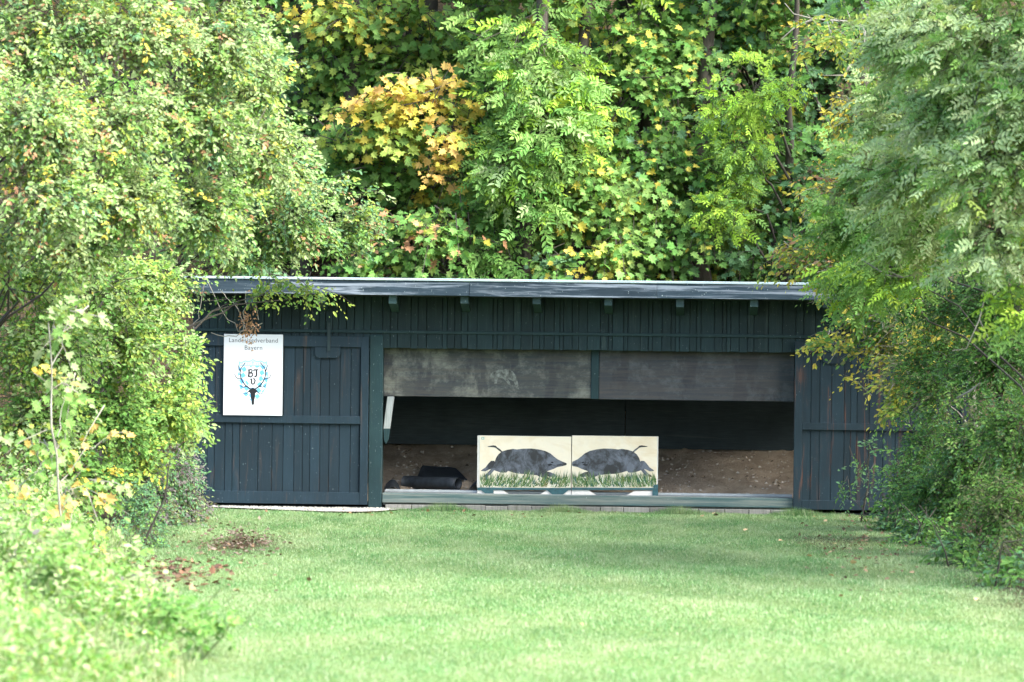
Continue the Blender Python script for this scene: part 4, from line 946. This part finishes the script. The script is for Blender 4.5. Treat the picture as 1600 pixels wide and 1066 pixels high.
for i, (px, py, Y, hh) in enumerate([(60, 905, -17, .55), (150, 960, -19, .5), (215, 985, -19.5, .42), (90, 1010, -20.5, .6), (250, 1040, -21.5, .4), (30, 960, -18.5, .6), (180, 905, -16, .4), (300, 1050, -22, .3)]):
    r = rg(400 + i); b0 = at(px, py, Y); b0[2] = float(ground_z(b0[0], Y))
    lab = ['tall pale weed at the left edge of the bank', 'pale weed in the middle of the lower left bank', 'leafy weed beside the lawn edge at the lower left', 'tall weed near the lower left corner', 'low leafy weed at the bottom edge beside the lawn', 'bushy weed on the left bank just below the sapling', 'pale weed next to the fallen leaf heap', 'smallest leafy weed spilling onto the bottom of the lawn'][i]
    t = thing('weed', lab, 'weed', b0, 'single weeds on the left bank')
    st = []
    for j in range(7):
        st.append(tube_np(wobble(b0 + [r.normal(0, .08), r.normal(0, .1), 0], b0 + [r.normal(0, .3), r.normal(0, .3), hh * r.uniform(.7, 1.3)], 5, .04, 0, r), [.006, .005, .004, .003, .002], 4))
    V, Fq = join_np(st); o = mesh_np('stem', V, Fq, M['leaf'], t, col=np.tile((.16, .22, .10), (len(V), 1)))
    k = ppm(Y); qx, qy = project(b0 + [0, 0, hh * .65])
    crown(t, [(qx, qy, Y, .32 * k, hh * .55 * k), (qx + r.normal(0, 30), qy - 10, Y, .2 * k, hh * .6 * k)], 'oval', .075, 2.6, [pal(pg=4, lg=3), pal(lg=4, gr=2), pal(pg=5, gp=1, lg=1)][i % 3], r, OL, stems=False)
# brown fallen leaves under the left bushes and earth patch
def fallen(name, label, px0, px1, py0, py1, n, cols, size, seed):
    r = rg(seed); P = np.array([gnd(r.normal((px0 + px1) / 2 , (px1 - px0) * .33) , (py0 + py1) / 2 + float(np.clip(r.normal(0, .34), -.9, .9)) * (py1 - py0)) for _ in range(n)]); P[:, 2] = ground_z(P[:, 0], P[:, 1]) + r.uniform(.004, .03, n)
    C = np.array(cols)[r.choice(len(cols), n)] * r.uniform(.7, 1.3, (n, 1))
    V, Fq, CC = leaf_mesh(P, r.normal(0, 1, (n, 3)) * [1, 1, .2], r.normal(0, .4, (n, 3)) + [0, 0, 1], r.uniform(.6, 1.2, n) * size, C, T_MAPLE)
    tag(mesh_np(name, V, Fq, M['litter'], col=CC), label, 'leaves', kind='stuff')
fallen('fallen_leaves', 'reddish brown fallen leaves heaped below the left bushes', 215, 330, 880, 912, 240, [(.16, .08, .05), (.11, .06, .045), (.22, .14, .09), (.07, .05, .035)], .07, 90)
fallen('leaf_litter', 'brown leaf bits on the bare earth patch left of the lawn', 325, 425, 828, 868, 320, [(.14, .10, .08), (.10, .07, .05), (.20, .16, .13)], .05, 91)
fallen('leaf_litter', 'brown leaf bits on the bare soil before the right bushes', 1290, 1420, 800, 900, 260, [(.16, .10, .06), (.10, .07, .045), (.25, .18, .11)], .05, 92)
fallen('leaf_litter', 'scattered brown leaves along the foot of the shed', 330, 1420, 797, 808, 90, [(.18, .11, .06), (.11, .07, .045), (.30, .21, .11)], .05, 94)
fallen('leaf_litter', 'thin scatter of brown leaves along the left lawn edge', 225, 420, 820, 930, 130, [(.16, .10, .065), (.11, .075, .05), (.24, .16, .10)], .05, 95)
tm = mesh_np('fallen_leaf', T_MAPLE[0] * .075, T_MAPLE[1], M['litter'], col=np.tile((.50, .36, .20), (len(T_MAPLE[0]), 1)))
r = rg(93); lm = tm.data; bpy.data.objects.remove(tm)
for px, py, lab in [(905, 979, 'orange brown leaf alone in the middle of the near lawn'), (1115, 805, 'pale leaf beside the kerb near the right door'), (1163, 834, 'tan leaf on the shaded lawn below the right door frame'), (1222, 848, 'tan leaf farthest left of those before the right shrub'),
    (1274, 815, 'curled tan leaf just in front of the worn right door'), (1292, 818, 'tan leaf beside the curled one before the worn right door'), (1302, 853, 'pale leaf at the edge of the bare soil on the right'), (1299, 866, 'pale leaf just below another at the edge of the right bare soil'),
    (1295, 902, 'pale leaf lowest of those on the shaded right lawn'), (1330, 887, 'pale leaf in the grass left of the bramble clumps'), (1360, 876, 'pale leaf close against the lowest bramble clump'), (1353, 840, 'tan leaf on bare soil at the foot of the upright shrub'), (1525, 943, 'pale leaf on the lawn before the right edge brambles'), (1262, 871, 'small leaf on the shaded lawn toward the right'),
    (450, 836, 'yellowish leaf on the lawn before the left sliding door'), (368, 925, 'brown leaf on the lawn below the left leaf heap'), (1345, 812, 'orange leaf beside the upright shrub at the worn door')]:
    p = gnd(px, py); o = bpy.data.objects.new('fallen_leaf', lm); o.location = (p[0], p[1], float(ground_z(p[0], p[1])) + .03); o.rotation_euler = (r.normal(0, .3), r.normal(0, .3), r.uniform(0, 6.3)); s_ = r.uniform(.55, .95); o.scale = (s_, s_, s_)
    COL.objects.link(o); tag(o, lab, 'leaf', 'leaves scattered on the lawn')

# ------------------------------------------------------------------ right side
simple_tree('ash_tree', 'feathery pale ash filling the upper right corner', 'tree', 1700, -10, 9, 'ash', .072, 8.0, pal(lg=3, ra=8, gr=.6, ly=.4),
  [(1540, 60, -12.5, 120, 75), (1430, 60, -11, 80, 70), (1600, 170, -13, 90, 80), (1490, 160, -12, 95, 70), (1390, 160, -10, 55, 60), (1560, 270, -13, 100, 65), (1450, 260, -11, 95, 65), (1370, 270, -9, 60, 55, pal(lg=4, pg=2, dull=1)), (1330, 340, -8, 65, 42, pal(lg=4, gr=2)), (1430, 350, -10, 85, 45), (1560, 370, -13, 75, 40), (1400, 420, -8.5, 75, 38, pal(lg=4, lime=1)), (1340, 440, -7, 50, 35, pal(lg=5, lime=1)), (1590, 480, -13, 40, 32, pal(lime=2, lg=3)), (1530, 400, -12, 60, 25), (1560, -70, -12, 150, 80, None, .6), (1700, 100, -13, 100, 200, None, .6)], 301, OR, r0=.11, group='trees right of the lawn')
for i, (x, y, lab) in enumerate([(9.6, -14.5, 'tall unseen ash added to shade the lawn, nearest one'), (8.6, -10.0, 'tall unseen ash added to shade the lawn, middle one'), (9.4, -5.0, 'tall unseen ash added to shade the lawn, beside the shed')]):  # out-of-frame trees added to cast soft shade over the lawn and shed
    r = rg(320 + i); b0 = np.array([x, y, float(ground_z(x, y)) - .05])
    root = thing('ash_tree', lab, 'tree', b0, 'trees right of the lawn')
    trunk(root, [b0, b0 + [.1, .1, 10]], .16, .06, rng=r)
    cl = []
    for j in range(13):
        q = b0 + [r.uniform(-1.6, 2), r.uniform(-2.2, 2.2), r.uniform(4, 10.5)]; a_, b_ = project(q); k = ppm(q[1]); cl.append((a_, b_, q[1], 1.25 * k, 1.0 * k))
    crown(root, cl, 'oval', .17, 4.2, pal(gr=3, lg=3), r, OR)
simple_tree('beech_tree', 'beech with yellow and brown leaf tips reaching over the right door', 'tree', 1540, -2.8, 4.6, 'oval', .080, 6.0, pal(lg=3, gr=3, dull=3, ly=1, ye=.8, pk=.4),
  [(1250, 405, -2.4, 55, 22, pal(lg=3, ly=2, ye=1, pk=1), .8), (1270, 395, -2.6, 62, 28, pal(lg=3, ly=2, ye=1, pk=1)), (1320, 420, -2.8, 70, 45), (1340, 500, -2.6, 70, 38), (1380, 470, -3, 80, 60, pal(gr=4, dull=3, dk=1)), (1290, 535, -2.2, 42, 14, pal(ye=2, ly=2, lg=2)), (1380, 545, -2.6, 55, 30, pal(gr=3, dull=3, ye=1)), (1420, 580, -3.2, 60, 38, pal(dull=3, ly=2, ye=1)), (1395, 620, -3, 32, 25, pal(ly=3, lg=2)), (1460, 510, -4, 80, 50, pal(ly=2, ye=1.4, dull=3, lg=2)), (1520, 480, -5, 70, 40, pal(dull=3, lg=2, ye=1)), (1310, 300, -3, 60, 50, pal(lg=2, dull=2, pk=1, ye=1)), (1330, 180, -3.4, 40, 50, pal(ye=2, lg=2, dull=2)), (1300, 60, -3.4, 70, 45, pal(ly=2, ye=1, lg=2), .6), (1350, 590, -2.3, 28, 8, pal(ye=3, ly=2))], 302, OR, mat='palebark', r0=.06, group='trees right of the lawn', tip=('ye', .22), limb=.011)
simple_tree('privet_bush', 'big dark green small leaved bush over the right end of the shed', 'bush', 1560, -6, 3.0, 'oval', .048, 8.5, pal(gr=5, dk=2, bl=3, lg=3, dull=1),
  [(1480, 620, -4.5, 75, 60), (1560, 560, -6, 80, 70, pal(dk=3, gr=3)), (1440, 690, -4, 50, 50), (1520, 710, -6, 80, 65), (1590, 680, -8, 70, 80), (1470, 770, -5.5, 70, 50), (1560, 800, -8.5, 80, 60, pal(gr=3, lg=2, dull=2)), (1600, 880, -11, 60, 60, pal(gr=3, dull=2, bl=1)), (1510, 860, -8.5, 55, 40, pal(gr=4, bl=2)), (1425, 765, -3.2, 36, 60, pal(bl=3, dk=2, gr=3)), (1400, 835, -3.4, 42, 30, pal(bl=4, dk=1, gr=3)), (1455, 835, -5.4, 50, 40, pal(bl=4, gr=3, dk=1)), (1545, 895, -10, 55, 36, pal(bl=3, gr=3, dk=1)), (1440, 460, -5, 80, 50, pal(dk=4, gr=3)), (1540, 470, -7, 90, 50, pal(dk=5, gr=2)), (1450, 560, -4.2, 60, 45, pal(dk=3, gr=4))], 303, OR, r0=.05, group='bushes right of the lawn', limb=.010)
simple_tree('elder_shrub', 'upright blue green shrub before the worn right door', 'shrub', 1350, -1.6, 1.0, 'oval', .060, 2.6, pal(bl=4, gr=3, lg=.6),
  [(1335, 735, -1.5, 24, 26, None, .5), (1315, 770, -1.4, 30, 16, None, .5), (1350, 775, -1.6, 38, 30), (1395, 760, -2, 40, 38), (1375, 800, -2, 45, 24), (1370, 700, -1.7, 22, 20, None, .5), (1360, 800, -1.7, 40, 12)], 304, OR, r0=.012, limb=.005, group='bushes right of the lawn')
brs = [(1400, 830, -3.5, 45, 26, 'lowest bramble clump nearest the right door'), (1430, 870, -6.5, 45, 30, 'bramble clump spilling onto the lawn under the privet'), (1490, 905, -10.0, 50, 26, 'broad leaved bramble in the lower right bushes'), (1560, 925, -13, 55, 26, 'bramble at the right edge of the photograph, lawn side')]
for i, (px, py, Y, rx, ry, lab) in enumerate(brs):
    simple_tree('bramble', lab, 'bramble', px, Y, .5, 'oval', .080, 5.5, pal(bl=3, gr=4, lg=1), [(px, py, Y, rx, ry), (px + 45, py - 14, Y - .4, rx, ry), (px + 20, py - 40, Y + .2, rx, ry)], 310 + i, OR, r0=.010, limb=.005, group='bushes right of the lawn')
# bare pale branches
dead = thing('dead_branch', 'bare pale lichen branch sticking out of the upper right foliage', 'branch', at(1345, 45, -3))
ps = []
for pts in ([(1360, 20), (1340, 35), (1300, 32), (1272, 30), (1240, 22), (1226, 5)], [(1272, 30), (1245, 40), (1220, 62)], [(1340, 35), (1352, 50), (1350, 72)], [(1330, 100), (1318, 118), (1285, 118)]):
    P = np.array([at(*p, -3 - .05 * j) for j, p in enumerate(pts)]); ps.append(tube_np(P, np.linspace(.018, .005, len(P)), 5))
V, Fq = join_np(ps); mesh_np('twig', V, Fq, M['palebark'], dead, smooth=True)
dead = thing('dead_branch', 'bare pale twig hanging inside the dark right bush', 'branch', at(1500, 615, -6.8))
V, Fq = tube_np(np.array([at(1495, 622, -7), at(1515, 612, -7.1), at(1532, 598, -7.2)]), [.008, .014, .005], 5); mesh_np('twig', V, Fq, M['palebark'], dead)
dead = thing('dead_branch', 'bare pale forked twig below the feathery ash', 'branch', at(1420, 430, -8))
ps = []
for pts in ([(1350, 408), (1385, 430), (1410, 434), (1445, 424)], [(1410, 434), (1380, 420)], [(1570, 442), (1540, 460), (1530, 500), (1510, 545), (1488, 548)], [(1530, 500), (1545, 530)]):
    P = np.array([at(*p, -9.6 - .05 * j) for j, p in enumerate(pts)]); ps.append(tube_np(P, np.linspace(.009, .004, len(P)), 5))
V, Fq = join_np(ps); mesh_np('twig', V, Fq, M['palebark'], dead, smooth=True)
for o in list(bpy.data.objects):
    if '_root' in o: del o['_root']
